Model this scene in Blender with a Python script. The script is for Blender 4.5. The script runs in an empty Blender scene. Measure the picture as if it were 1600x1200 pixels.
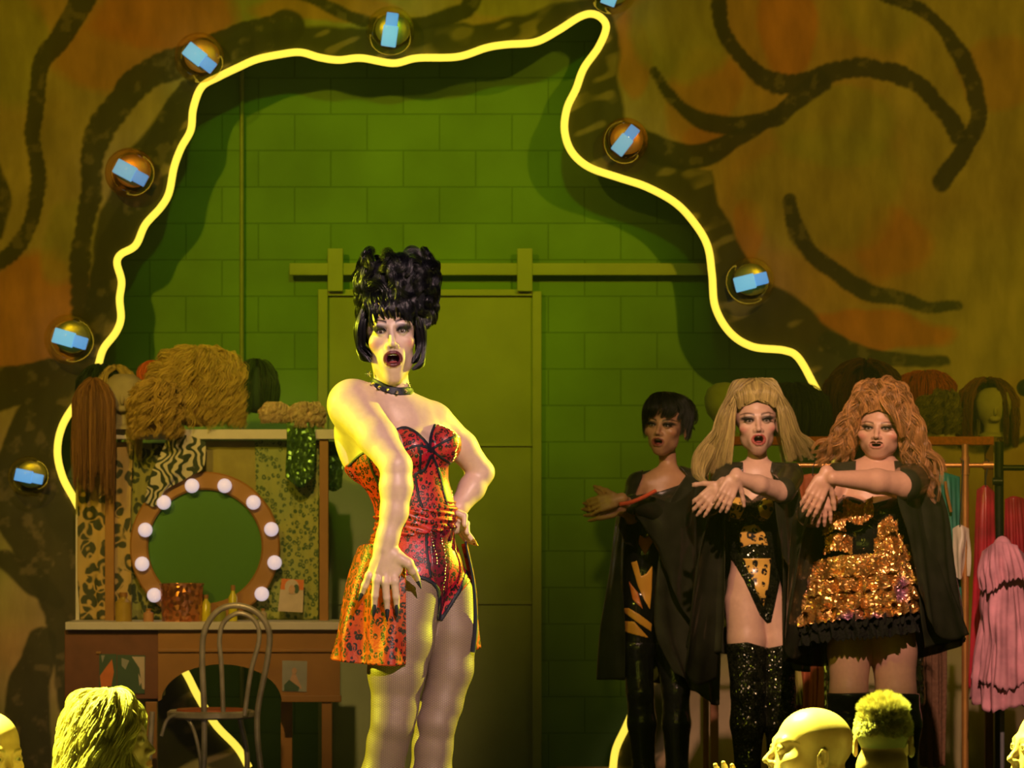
import bpy, math, random
import numpy as np
from mathutils import Vector, Matrix, Euler

# ---------------------------------------------------------------- camera, world, lights, exposure
FPX, CAMZ, HY = 6000.0, 1.37, 800.0
scn = bpy.context.scene
COL = scn.collection

def W(px, py, D, dy=0.0):
    """point seen at photo pixel (px, py) when it stands D metres from the camera"""
    d = D + dy
    return np.array([(px - 800.0) * d / FPX, d, CAMZ + (HY - py) * d / FPX])

cam_d = bpy.data.cameras.new('camera'); cam = bpy.data.objects.new('camera', cam_d); COL.objects.link(cam)
cam_d.sensor_width = 36.0; cam_d.lens = 135.0
cam_d.shift_y = (HY - 600.0) / 1600.0
cam.location = (0, 0, CAMZ); cam.rotation_euler = (math.pi / 2, 0, 0)
cam_d.clip_start = 0.5; cam_d.clip_end = 60
cam_d.dof.use_dof = True; cam_d.dof.focus_distance = 11.85; cam_d.dof.aperture_fstop = 12.0
scn.camera = cam

wd = bpy.data.worlds.new('dark_theatre'); scn.world = wd; wd.use_nodes = True
wd.node_tree.nodes['Background'].inputs[0].default_value = (0.35, 0.40, 0.04, 1)
wd.node_tree.nodes['Background'].inputs[1].default_value = 0.035

scn.view_settings.view_transform = 'Standard'; scn.view_settings.look = 'None'
scn.view_settings.exposure = 0.0; scn.view_settings.gamma = 1.0
scn.view_settings.use_curve_mapping = False
scn.cycles.use_denoising = True
scn.cycles.max_bounces = 5; scn.cycles.diffuse_bounces = 2; scn.cycles.glossy_bounces = 3
scn.cycles.transmission_bounces = 5; scn.cycles.transparent_max_bounces = 12; scn.cycles.volume_bounces = 0
scn.cycles.sample_clamp_indirect = 4.0

def spot(name, loc, target, power, color, size_deg, blend=0.5, radius=0.12):
    l = bpy.data.lights.new(name, 'SPOT'); l.energy = power; l.color = color
    l.spot_size = math.radians(size_deg); l.spot_blend = blend; l.shadow_soft_size = radius
    o = bpy.data.objects.new(name, l); COL.objects.link(o)
    o.location = loc
    o.rotation_euler = (Vector(target) - Vector(loc)).to_track_quat('-Z', 'Y').to_euler()
    return o

YEL = (0.95, 0.98, 0.03)
LIME = (0.86, 0.98, 0.10)
# amber front wash over the painted flats, one lamp for each side
spot('wash_lamp', (-5.0, 5.0, 7.0), (-2.5, 19.9, 3.3), 2800, (1.0, 0.68, 0.012), 25, 0.9, 0.2)
spot('wash_lamp', (5.0, 5.0, 7.0), (2.5, 19.9, 3.5), 2700, (1.0, 0.68, 0.015), 25, 0.9, 0.2)
# green centre wash on the block wall
spot('green_lamp', (0.1, 9.0, 6.5), (-0.55, 20.4, 2.8), 1000, (0.45, 0.85, 0.0), 18, 1.0, 0.2)
# follow spots on the star: hard yellow from the side, pinkish white from the front
spot('key_lamp', (-6.3, 12.5, 3.6), (-0.30, 11.9, 1.25), 3900, YEL, 16, 0.3, 0.06)
spot('front_lamp', (2.6, 0.0, 7.2), (-0.27, 11.9, 1.55), 6200, (1.0, 0.66, 0.60), 8.5, 0.3, 0.08)
spot('rim_lamp', (4.3, 14.6, 3.0), (-0.25, 11.9, 1.0), 3200, YEL, 20, 0.4, 0.06)
# overhead yellow beams thrown out at the audience
spot('audience_lamp', (-3.6, 10.6, 5.0), (-1.2, 9.7, 0.7), 30000, LIME, 26, 0.4, 0.08)
spot('audience_lamp', (-0.8, 11.2, 5.2), (0.95, 9.5, 0.7), 26000, LIME, 26, 0.4, 0.08)
# pink light on the trio, dim green fill
spot('trio_lamp', (0.9, 4.2, 8.2), (1.50, 16.4, 1.45), 6400, (1.0, 0.56, 0.38), 9.5, 0.8, 0.1)
spot('vanity_lamp', (-1.0, 7.0, 7.5), (-1.55, 19.2, 1.15), 2600, (1.0, 0.62, 0.20), 12.5, 0.9, 0.15)
spot('trio_wash', (-4.0, 8.0, 6.0), (1.0, 16.4, 1.4), 500, (0.8, 0.75, 0.05), 22, 0.8, 0.15)

# ---------------------------------------------------------------- small helpers
rng = np.random.default_rng(7)
random.seed(7)

def setp(o, label=None, cat=None, group=None, kind=None):
    if label: o['label'] = label
    if cat: o['category'] = cat
    if group: o['group'] = group
    if kind: o['kind'] = kind
    return o

def empty(name, loc, label, cat, group=None):
    o = bpy.data.objects.new(name, None); COL.objects.link(o)
    o.location = tuple(loc); o.empty_display_size = 0.1
    return setp(o, label, cat, group)

def link(name, me, mat, parent=None):
    o = bpy.data.objects.new(name, me); COL.objects.link(o)
    if mat is not None: me.materials.append(mat)
    if parent is not None:
        o.parent = parent
        if parent.type == 'EMPTY': o.matrix_parent_inverse = Matrix.Translation(-parent.location)
    return o

def raw_mesh(name, V, F, smooth=True, cols=None, uvs=None):
    """V (n,3); F list of index tuples or (m,4)/(m,3) array"""
    me = bpy.data.meshes.new(name)
    V = np.asarray(V, dtype=np.float32)
    if isinstance(F, np.ndarray) and F.ndim == 2:
        m, k = F.shape
        me.vertices.add(len(V)); me.vertices.foreach_set('co', V.ravel())
        me.loops.add(m * k); me.loops.foreach_set('vertex_index', F.astype(np.int32).ravel())
        me.polygons.add(m); me.polygons.foreach_set('loop_start', np.arange(0, m * k, k, dtype=np.int32))
        me.polygons.foreach_set('loop_total', np.full(m, k, dtype=np.int32))
        me.update(calc_edges=True)
    else:
        me.from_pydata([tuple(map(float, v)) for v in V], [], F); me.update()
    me.polygons.foreach_set('use_smooth', np.full(len(me.polygons), smooth))
    if cols is not None:
        a = me.color_attributes.new('Col', 'FLOAT_COLOR', 'POINT')
        c = np.ones((len(V), 4), np.float32); c[:, :cols.shape[1]] = cols
        a.data.foreach_set('color', c.ravel())
    return me

class MB:
    """collects simple shapes into one mesh"""
    def __init__(s): s.V = []; s.F = []; s.n = 0
    def add(s, V, F):
        s.V.append(np.asarray(V, float)); s.F += [tuple(int(i) + s.n for i in f) for f in F]; s.n += len(V); return s
    def box(s, c, size, R=None, bev=0.0):
        hx, hy, hz = np.array(size) / 2.0
        b = min(bev, hx, hy, hz) if bev else 0
        if b:
            import bmesh
            bm = bmesh.new(); bmesh.ops.create_cube(bm, size=1.0)
            for v in bm.verts: v.co = Vector((v.co.x * 2 * hx, v.co.y * 2 * hy, v.co.z * 2 * hz))
            bmesh.ops.bevel(bm, geom=list(bm.edges), offset=b, segments=2, affect='EDGES', profile=0.6)
            bm.verts.index_update()
            V = np.array([v.co[:] for v in bm.verts]); F = [[v.index for v in f.verts] for f in bm.faces]; bm.free()
        else:
            V = np.array([[x, y, z] for x in (-hx, hx) for y in (-hy, hy) for z in (-hz, hz)])
            F = [(0, 1, 3, 2), (4, 6, 7, 5), (0, 4, 5, 1), (2, 3, 7, 6), (0, 2, 6, 4), (1, 5, 7, 3)]
        if R is not None: V = V @ np.array(R).T
        return s.add(V + np.array(c), F)
    def tube(s, pts, r, n=10, closed=False, cap=True):
        pts = np.asarray(pts, float); m = len(pts)
        r = np.full(m, r) if np.isscalar(r) else np.asarray(r, float)
        T = np.gradient(pts, axis=0)
        if closed: T = np.roll(pts, -1, 0) - np.roll(pts, 1, 0)
        T /= np.linalg.norm(T, axis=1)[:, None] + 1e-9
        u = np.array([0, 0, 1.0]) if abs(T[0][2]) < 0.9 else np.array([1.0, 0, 0])
        V = []
        for i in range(m):
            u = u - T[i] * np.dot(u, T[i]); u /= np.linalg.norm(u) + 1e-9
            v = np.cross(T[i], u)
            for k in range(n):
                a = 2 * math.pi * k / n
                V.append(pts[i] + r[i] * (math.cos(a) * u + math.sin(a) * v))
        F = []
        for i in range(m if closed else m - 1):
            j = (i + 1) % m
            for k in range(n):
                F.append((i * n + k, i * n + (k + 1) % n, j * n + (k + 1) % n, j * n + k))
        if cap and not closed:
            F.append(tuple(range(n))[::-1]); F.append(tuple((m - 1) * n + k for k in range(n)))
        return s.add(V, F)
    def lathe(s, prof, c, n=24, R=None):
        """prof: (r, z) pairs, around z"""
        V = []; F = []
        for r, z in prof:
            for k in range(n):
                a = 2 * math.pi * k / n; V.append([r * math.cos(a), r * math.sin(a), z])
        m = len(prof)
        for i in range(m - 1):
            for k in range(n):
                F.append((i * n + k, i * n + (k + 1) % n, (i + 1) * n + (k + 1) % n, (i + 1) * n + k))
        F.append(tuple(range(n))[::-1]); F.append(tuple((m - 1) * n + k for k in range(n)))
        V = np.array(V)
        if R is not None: V = V @ np.array(R).T
        return s.add(V + np.array(c), F)
    def ball(s, c, r, n=16, m=10, R=None):
        r = np.array([r, r, r]) if np.isscalar(r) else np.array(r, float)
        prof = [(max(1e-4, math.sin(math.pi * i / m)), -math.cos(math.pi * i / m)) for i in range(m + 1)]
        V = []; F = []
        for a_, z in prof:
            for k in range(n):
                a = 2 * math.pi * k / n; V.append([a_ * math.cos(a) * r[0], a_ * math.sin(a) * r[1], z * r[2]])
        for i in range(m):
            for k in range(n):
                F.append((i * n + k, i * n + (k + 1) % n, (i + 1) * n + (k + 1) % n, (i + 1) * n + k))
        V = np.array(V)
        if R is not None: V = V @ np.array(R).T
        return s.add(V + np.array(c), F)
    def prism(s, poly, y0, y1):
        """poly: (x, z) outline, extruded from y0 to y1"""
        n = len(poly)
        V = [[x, y0, z] for x, z in poly] + [[x, y1, z] for x, z in poly]
        F = [tuple(range(n)), tuple(range(n, 2 * n))[::-1]] + [(i, i + n, (i + 1) % n + n, (i + 1) % n) for i in range(n)]
        return s.add(V, F)
    def build(s, name, mat, parent=None, smooth=True):
        V = np.concatenate(s.V); me = raw_mesh(name, V, s.F, smooth)
        import bmesh
        bm = bmesh.new(); bm.from_mesh(me); bmesh.ops.recalc_face_normals(bm, faces=bm.faces); bm.to_mesh(me); bm.free()
        if smooth:
            try: me.set_sharp_from_angle(angle=math.radians(40))
            except Exception: pass
        return link(name, me, mat, parent)

def spline(P, n):
    """Catmull-Rom through P, n samples"""
    P = np.asarray(P, float)
    if len(P) < 3:
        t = np.linspace(0, 1, n)[:, None]; return P[0] * (1 - t) + P[-1] * t
    Q = np.vstack([2 * P[0] - P[1], P, 2 * P[-1] - P[-2]])
    seg = np.linalg.norm(np.diff(P, axis=0), axis=1); cum = np.concatenate([[0], np.cumsum(seg)])
    out = []
    for s_ in np.linspace(0, cum[-1], n):
        i = min(max(np.searchsorted(cum, s_, 'right') - 1, 0), len(P) - 2)
        t = (s_ - cum[i]) / max(seg[i], 1e-9)
        p0, p1, p2, p3 = Q[i], Q[i + 1], Q[i + 2], Q[i + 3]
        out.append(0.5 * ((2 * p1) + (p2 - p0) * t + (2 * p0 - 5 * p1 + 4 * p2 - p3) * t * t + (3 * p1 - p0 - 3 * p2 + p3) * t ** 3))
    return np.array(out)

# ---------------------------------------------------------------- materials
def new_mat(name):
    m = bpy.data.materials.new(name); m.use_nodes = True
    nt = m.node_tree; b = nt.nodes['Principled BSDF']
    return m, nt, b
def N(nt, t, **kw):
    n = nt.nodes.new(t)
    for k, v in kw.items():
        if k in ('noise_dimensions', 'feature', 'distance', 'operation', 'data_type', 'blend_type', 'wave_type', 'bands_direction', 'attribute_name', 'voronoi_dimensions', 'wave_profile', 'use_clamp'): setattr(n, k, v)
        else: n.inputs[k.replace('_', ' ')].default_value = v
    return n
def L(nt, a, b): nt.links.new(a, b)
def ramp(nt, src, stops, interp='LINEAR'):
    r = nt.nodes.new('ShaderNodeValToRGB'); r.color_ramp.interpolation = interp
    e = r.color_ramp.elements
    while len(e) < len(stops): e.new(0.5)
    for i, (p, c) in enumerate(stops): e[i].position = p; e[i].color = (*c, 1)
    L(nt, src, r.inputs[0]); return r
def coord(nt, scale=(1, 1, 1), kind='Object'):
    tc = nt.nodes.new('ShaderNodeTexCoord'); mp = nt.nodes.new('ShaderNodeMapping')
    mp.inputs['Scale'].default_value = scale; L(nt, tc.outputs[kind], mp.inputs['Vector']); return mp.outputs[0]
def bump(nt, b, h, strength=0.4, dist=0.01):
    n = nt.nodes.new('ShaderNodeBump'); n.inputs['Strength'].default_value = strength; n.inputs['Distance'].default_value = dist
    L(nt, h, n.inputs['Height']); L(nt, n.outputs[0], b.inputs['Normal']); return n

def plain(name, c, rough=0.6, metal=0.0, noise=0.12, nscale=14, bump_s=0.15, sheen=0.0, coat=0.0):
    m, nt, b = new_mat(name)
    no = N(nt, 'ShaderNodeTexNoise', Scale=nscale, Detail=5.0); L(nt, coord(nt), no.inputs['Vector'])
    c = np.array(c); r = ramp(nt, no.outputs[0], [(0.3, tuple(np.clip(c * (1 - noise), 0, 1))), (0.7, tuple(np.clip(c * (1 + noise), 0, 1)))])
    L(nt, r.outputs[0], b.inputs['Base Color'])
    b.inputs['Roughness'].default_value = rough; b.inputs['Metallic'].default_value = metal
    b.inputs['Coat Weight'].default_value = coat; b.inputs['Sheen Weight'].default_value = sheen
    if bump_s: bump(nt, b, no.outputs[0], bump_s, 0.01)
    return m
def emis(name, c, s):
    m, nt, b = new_mat(name); b.inputs['Base Color'].default_value = (*c, 1)
    b.inputs['Emission Color'].default_value = (*c, 1); b.inputs['Emission Strength'].default_value = s; return m

def attr_skin(name, rough=0.45, sss=0.06, coat=0.0, bump_s=0.08):
    m, nt, b = new_mat(name)
    a = nt.nodes.new('ShaderNodeAttribute'); a.attribute_name = 'Col'
    no = N(nt, 'ShaderNodeTexNoise', Scale=60.0, Detail=4.0); L(nt, coord(nt), no.inputs['Vector'])
    mx = N(nt, 'ShaderNodeMix', data_type='RGBA', blend_type='MULTIPLY'); mx.inputs[0].default_value = 1.0
    rr = ramp(nt, no.outputs[0], [(0.3, (0.92, 0.9, 0.9)), (0.7, (1, 1, 1))])
    L(nt, a.outputs['Color'], mx.inputs[6]); L(nt, rr.outputs[0], mx.inputs[7]); L(nt, mx.outputs[2], b.inputs['Base Color'])
    b.inputs['Roughness'].default_value = rough
    bump(nt, b, no.outputs[0], bump_s, 0.003)
    return m

def leopard(name, base, base2, spot=(0.015, 0.012, 0.015), scale=48.0, rough=0.35, coat=0.3, sparkle=True, fill=None, size=1.0):
    """rosettes: broken rings around cell centres"""
    m, nt, b = new_mat(name)
    co = coord(nt, (1, 1, 0.85))
    no = N(nt, 'ShaderNodeTexNoise', Scale=scale * 1.6, Detail=2.0); L(nt, co, no.inputs['Vector'])
    mixv = N(nt, 'ShaderNodeMix', data_type='VECTOR'); mixv.inputs[0].default_value = 0.0
    add = N(nt, 'ShaderNodeVectorMath', operation='MULTIPLY_ADD')
    L(nt, no.outputs['Color'], add.inputs[0]); add.inputs[1].default_value = (0.35 / scale,) * 3; L(nt, co, add.inputs[2])
    v = N(nt, 'ShaderNodeTexVoronoi', Scale=scale, Randomness=0.8); L(nt, add.outputs[0], v.inputs['Vector'])
    ring = ramp(nt, v.outputs['Distance'], [(0.0, (0, 0, 0)), (0.12 * size, (0, 0, 0)), (0.19 * size, (1, 1, 1)), (0.44 * size, (1, 1, 1)), (0.50 * size, (0, 0, 0))])
    n2 = N(nt, 'ShaderNodeTexNoise', Scale=scale * 0.9, Detail=1.0); L(nt, co, n2.inputs['Vector'])
    brk = ramp(nt, n2.outputs[0], [(0.44, (1, 1, 1)), (0.47, (0.1, 0.1, 0.1)), (0.49, (0.1, 0.1, 0.1)), (0.52, (1, 1, 1))])
    mul = N(nt, 'ShaderNodeMath', operation='MULTIPLY'); L(nt, ring.outputs[0], mul.inputs[0]); L(nt, brk.outputs[0], mul.inputs[1])
    n3 = N(nt, 'ShaderNodeTexNoise', Scale=7.0, Detail=2.0); L(nt, co, n3.inputs['Vector'])
    bc = ramp(nt, n3.outputs[0], [(0.38, base), (0.62, base2)])
    mx = N(nt, 'ShaderNodeMix', data_type='RGBA'); L(nt, mul.outputs[0], mx.inputs[0]); L(nt, bc.outputs[0], mx.inputs[6]); mx.inputs[7].default_value = (*spot, 1)
    L(nt, mx.outputs[2], b.inputs['Base Color'])
    b.inputs['Roughness'].default_value = rough; b.inputs['Coat Weight'].default_value = coat; b.inputs['Coat Roughness'].default_value = 0.15
    if sparkle:
        vv = N(nt, 'ShaderNodeTexVoronoi', Scale=scale * 3.0); L(nt, co, vv.inputs['Vector'])
        bump(nt, b, vv.outputs['Distance'], 0.18, 0.003)
    return m

def sequin(name, c1, c2, scale=120.0, metal=0.9, rough=0.22, c3=None):
    m, nt, b = new_mat(name)
    co = coord(nt)
    v = N(nt, 'ShaderNodeTexVoronoi', Scale=scale); L(nt, co, v.inputs['Vector'])
    v2 = N(nt, 'ShaderNodeTexNoise', Scale=scale * 0.16, Detail=3.0); L(nt, co, v2.inputs['Vector'])
    st = [(0.36, c1), (0.5, c2)] + ([(0.60, c2), (0.68, c3)] if c3 else [])
    r = ramp(nt, v2.outputs[0], st); L(nt, r.outputs[0], b.inputs['Base Color'])
    b.inputs['Metallic'].default_value = metal; b.inputs['Roughness'].default_value = rough
    sep = N(nt, 'ShaderNodeVectorMath', operation='SUBTRACT'); L(nt, v.outputs['Color'], sep.inputs[0]); sep.inputs[1].default_value = (0.5, 0.5, 0.5)
    g = nt.nodes.new('ShaderNodeNewGeometry')
    ad = N(nt, 'ShaderNodeVectorMath', operation='MULTIPLY_ADD'); L(nt, sep.outputs[0], ad.inputs[0]); ad.inputs[1].default_value = (0.9,) * 3; L(nt, g.outputs['Normal'], ad.inputs[2])
    nn = N(nt, 'ShaderNodeVectorMath', operation='NORMALIZE'); L(nt, ad.outputs[0], nn.inputs[0]); L(nt, nn.outputs[0], b.inputs['Normal'])
    return m

def hair_mat(name, c, rough=0.32, var=0.5, spec=0.5):
    m, nt, b = new_mat(name)
    a = nt.nodes.new('ShaderNodeAttribute'); a.attribute_name = 'Col'
    c = np.array(c)
    sp = nt.nodes.new('ShaderNodeSeparateColor'); L(nt, a.outputs['Color'], sp.inputs[0])
    r = ramp(nt, sp.outputs[0], [(0.0, tuple(c * (1 - var))), (1.0, tuple(np.clip(c * (1 + var), 0, 1)))])
    L(nt, r.outputs[0], b.inputs['Base Color']); b.inputs['Roughness'].default_value = rough
    b.inputs['Specular IOR Level'].default_value = spec
    return m
# ---------------------------------------------------------------- distance fields -> one continuous surface
def axis(segs):
    """segs: [(x0, x1, step), ...] joined into one rising axis"""
    out = []
    for a, b, h in segs:
        n = max(2, int(round((b - a) / h)) + 1); g = np.linspace(a, b, n)
        out.append(g if not out else g[1:])
    return np.concatenate(out).astype(np.float32)

def smin(a, b, k):
    h = np.clip(0.5 + 0.5 * (b - a) / k, 0, 1); return b * (1 - h) + a * h - k * h * (1 - h)
def smax(a, b, k): return -smin(-a, -b, k)

class Field:
    def __init__(s, ax, ay, az):
        s.ax, s.ay, s.az = ax, ay, az
        s.d = np.full((len(ax), len(ay), len(az)), 0.25, np.float32)
    def copy(s):
        f = Field.__new__(Field); f.ax, f.ay, f.az = s.ax, s.ay, s.az; f.d = s.d.copy(); return f
    def crop(s, lo, hi):
        sl = s._sl(lo, hi); f = Field.__new__(Field)
        f.ax, f.ay, f.az = s.ax[sl[0]], s.ay[sl[1]], s.az[sl[2]]; f.d = s.d[sl].copy(); return f
    def _sl(s, lo, hi):
        r = []
        for a, l, h in zip((s.ax, s.ay, s.az), lo, hi):
            i = max(0, np.searchsorted(a, l) - 1); j = min(len(a), np.searchsorted(a, h) + 1); r.append(slice(i, max(i, j)))
        return tuple(r)
    def _xyz(s, sl): return s.ax[sl[0]][:, None, None], s.ay[sl[1]][None, :, None], s.az[sl[2]][None, None, :]
    def _put(s, sl, e, k, op):
        c = s.d[sl]
        if c.size == 0: return
        if op == 'u': s.d[sl] = smin(c, e, k)
        elif op == 's': s.d[sl] = smax(c, -e, k)
        elif op == 'i': s.d[sl] = smax(c, e, k)
    def cone(s, a, b, ra, rb, k=0.02, op='u', flat=None):
        a = np.array(a, np.float32); b = np.array(b, np.float32); m = max(ra, rb) * (1.0 if not flat else max(1, flat[1])) + 2.5 * k + 0.03
        sl = s._sl(np.minimum(a, b) - m, np.maximum(a, b) + m); X, Y, Z = s._xyz(sl)
        ab = b - a; L2 = float(ab @ ab) + 1e-9
        px, py, pz = X - a[0], Y - a[1], Z - a[2]
        t = np.clip((px * ab[0] + py * ab[1] + pz * ab[2]) / L2, 0, 1)
        qx, qy, qz = px - t * ab[0], py - t * ab[1], pz - t * ab[2]
        q2 = qx * qx + qy * qy + qz * qz
        if flat is not None:  # flat=(direction, factor): radius along direction times factor
            n = np.array(flat[0], float); n /= np.linalg.norm(n); f = flat[1]
            w = qx * n[0] + qy * n[1] + qz * n[2]; q2 = q2 + w * w * (1 / f ** 2 - 1)
        e = (np.sqrt(np.maximum(q2, 0)) - (ra + (rb - ra) * t)).astype(np.float32)
        if flat is not None and flat[1] < 1: e = e * flat[1] ** 0.5
        s._put(sl, e, k, op); return s
    def chain(s, pts, rs, k=0.02, op='u', flat=None):
        for i in range(len(pts) - 1): s.cone(pts[i], pts[i + 1], rs[i], rs[i + 1], k, op, flat)
        return s
    def ell(s, c, r, R=None, k=0.02, op='u'):
        c = np.array(c, np.float32); r = np.array(r, np.float32); m = float(r.max()) + 2.5 * k + 0.03
        sl = s._sl(c - m, c + m); X, Y, Z = s._xyz(sl); X, Y, Z = X - c[0], Y - c[1], Z - c[2]
        if R is not None:
            R = np.array(R, np.float32)
            X, Y, Z = (X * R[0, j] + Y * R[1, j] + Z * R[2, j] for j in range(3))
        k0 = np.sqrt((X / r[0]) ** 2 + (Y / r[1]) ** 2 + (Z / r[2]) ** 2)
        k1 = np.sqrt((X / r[0] ** 2) ** 2 + (Y / r[1] ** 2) ** 2 + (Z / r[2] ** 2) ** 2)
        e = (k0 * (k0 - 1) / np.maximum(k1, 1e-6)).astype(np.float32)
        s._put(sl, e, k, op); return s
    def poly_clip(s, poly, k=0.002, inside=True, front=None):
        """keep only what lies within the outline (x, z), whatever its depth"""
        X, Z = np.meshgrid(s.ax, s.az, indexing='ij')
        e = poly_sd(poly, X, Z) * (1 if inside else -1)
        s.d = smax(s.d, e[:, None, :].astype(np.float32), k); return s
    def mesh(s, name, smooth_iter=1):
        V, F = surface_net(s.d, s.ax, s.ay, s.az)
        return V, F

def poly_sd(poly, X, Z):
    P = np.array(poly, float); n = len(P); d = np.full(X.shape, 1e9); ins = np.zeros(X.shape, bool)
    for i in range(n):
        a = P[i]; b = P[(i + 1) % n]; e = b - a; w0, w1 = X - a[0], Z - a[1]
        t = np.clip((w0 * e[0] + w1 * e[1]) / max(e @ e, 1e-12), 0, 1)
        d = np.minimum(d, (w0 - e[0] * t) ** 2 + (w1 - e[1] * t) ** 2)
        if a[1] != b[1]:
            c = ((a[1] > Z) != (b[1] > Z)) & (X < (b[0] - a[0]) * (Z - a[1]) / (b[1] - a[1]) + a[0]); ins ^= c
    d = np.sqrt(d); return np.where(ins, -d, d)

def line_d(P, X, Z):
    P = np.asarray(P, float); d = np.full(X.shape, 1e9)
    for a, b in zip(P[:-1], P[1:]):
        e = b - a; w0, w1 = X - a[0], Z - a[1]
        t = np.clip((w0 * e[0] + w1 * e[1]) / max(e @ e, 1e-12), 0, 1)
        d = np.minimum(d, (w0 - e[0] * t) ** 2 + (w1 - e[1] * t) ** 2)
    return np.sqrt(d)

def surface_net(d, ax, ay, az):
    s = d < 0
    n = s[:-1, :-1, :-1].astype(np.int8)
    for i in (0, 1):
        for j in (0, 1):
            for k in (0, 1):
                if i or j or k: n = n + s[i:s.shape[0] - 1 + i, j:s.shape[1] - 1 + j, k:s.shape[2] - 1 + k]
    act = (n > 0) & (n < 8)
    I = np.argwhere(act); m = len(I)
    idx = np.full(act.shape, -1, np.int32); idx[tuple(I.T)] = np.arange(m)
    pos = np.zeros((m, 3)); cnt = np.zeros(m)
    A = (ax, ay, az)
    corners = [(i, j, k) for i in (0, 1) for j in (0, 1) for k in (0, 1)]
    for c0 in corners:
        for axx in range(3):
            if c0[axx]: continue
            c1 = list(c0); c1[axx] = 1
            d0 = d[I[:, 0] + c0[0], I[:, 1] + c0[1], I[:, 2] + c0[2]]; d1 = d[I[:, 0] + c1[0], I[:, 1] + c1[1], I[:, 2] + c1[2]]
            x = (d0 < 0) != (d1 < 0); t = np.where(x, d0 / np.where(x, d0 - d1, 1), 0)
            for q in range(3):
                a0 = A[q][I[:, q] + c0[q]]; a1 = A[q][I[:, q] + c1[q]]
                pos[:, q] += np.where(x, a0 + (a1 - a0) * t, 0)
            cnt += x
    pos /= cnt[:, None]
    F = []
    for axx in range(3):
        o1, o2 = (axx + 1) % 3, (axx + 2) % 3
        a = np.take(s, range(0, s.shape[axx] - 1), axx); b = np.take(s, range(1, s.shape[axx]), axx)
        E = np.argwhere(a != b)
        ok = (E[:, o1] > 0) & (E[:, o2] > 0) & (E[:, o1] < act.shape[o1]) & (E[:, o2] < act.shape[o2]); E = E[ok]
        inside = s[tuple(E.T)]
        def cell(da, db):
            q = E.copy(); q[:, o1] += da; q[:, o2] += db; return idx[tuple(q.T)]
        q = np.stack([cell(-1, -1), cell(0, -1), cell(0, 0), cell(-1, 0)], 1)
        q[~inside] = q[~inside][:, ::-1]
        F.append(q[(q >= 0).all(1)])
    return pos, np.concatenate(F)

def relax(V, F, it=1, lam=0.5):
    for _ in range(it):
        acc = np.zeros_like(V); c = np.zeros(len(V))
        for i in range(4):
            for j in ((i + 1) % 4, (i + 3) % 4):
                np.add.at(acc, F[:, i], V[F[:, j]]); np.add.at(c, F[:, i], 1)
        c[c == 0] = 1
        V = V * (1 - lam) + lam * acc / c[:, None]
    return V

def rot(yaw=0, pitch=0, roll=0):
    """yaw turns the face to the viewer's right, pitch tips it up, roll tips the crown to the viewer's right; degrees"""
    y, p, r = map(math.radians, (yaw, pitch, roll))
    Rz = np.array([[math.cos(y), -math.sin(y), 0], [math.sin(y), math.cos(y), 0], [0, 0, 1]])
    Rx = np.array([[1, 0, 0], [0, math.cos(p), math.sin(p)], [0, -math.sin(p), math.cos(p)]])
    Ry = np.array([[math.cos(r), 0, math.sin(r)], [0, 1, 0], [-math.sin(r), 0, math.cos(r)]])
    return Ry @ Rz @ Rx

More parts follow.
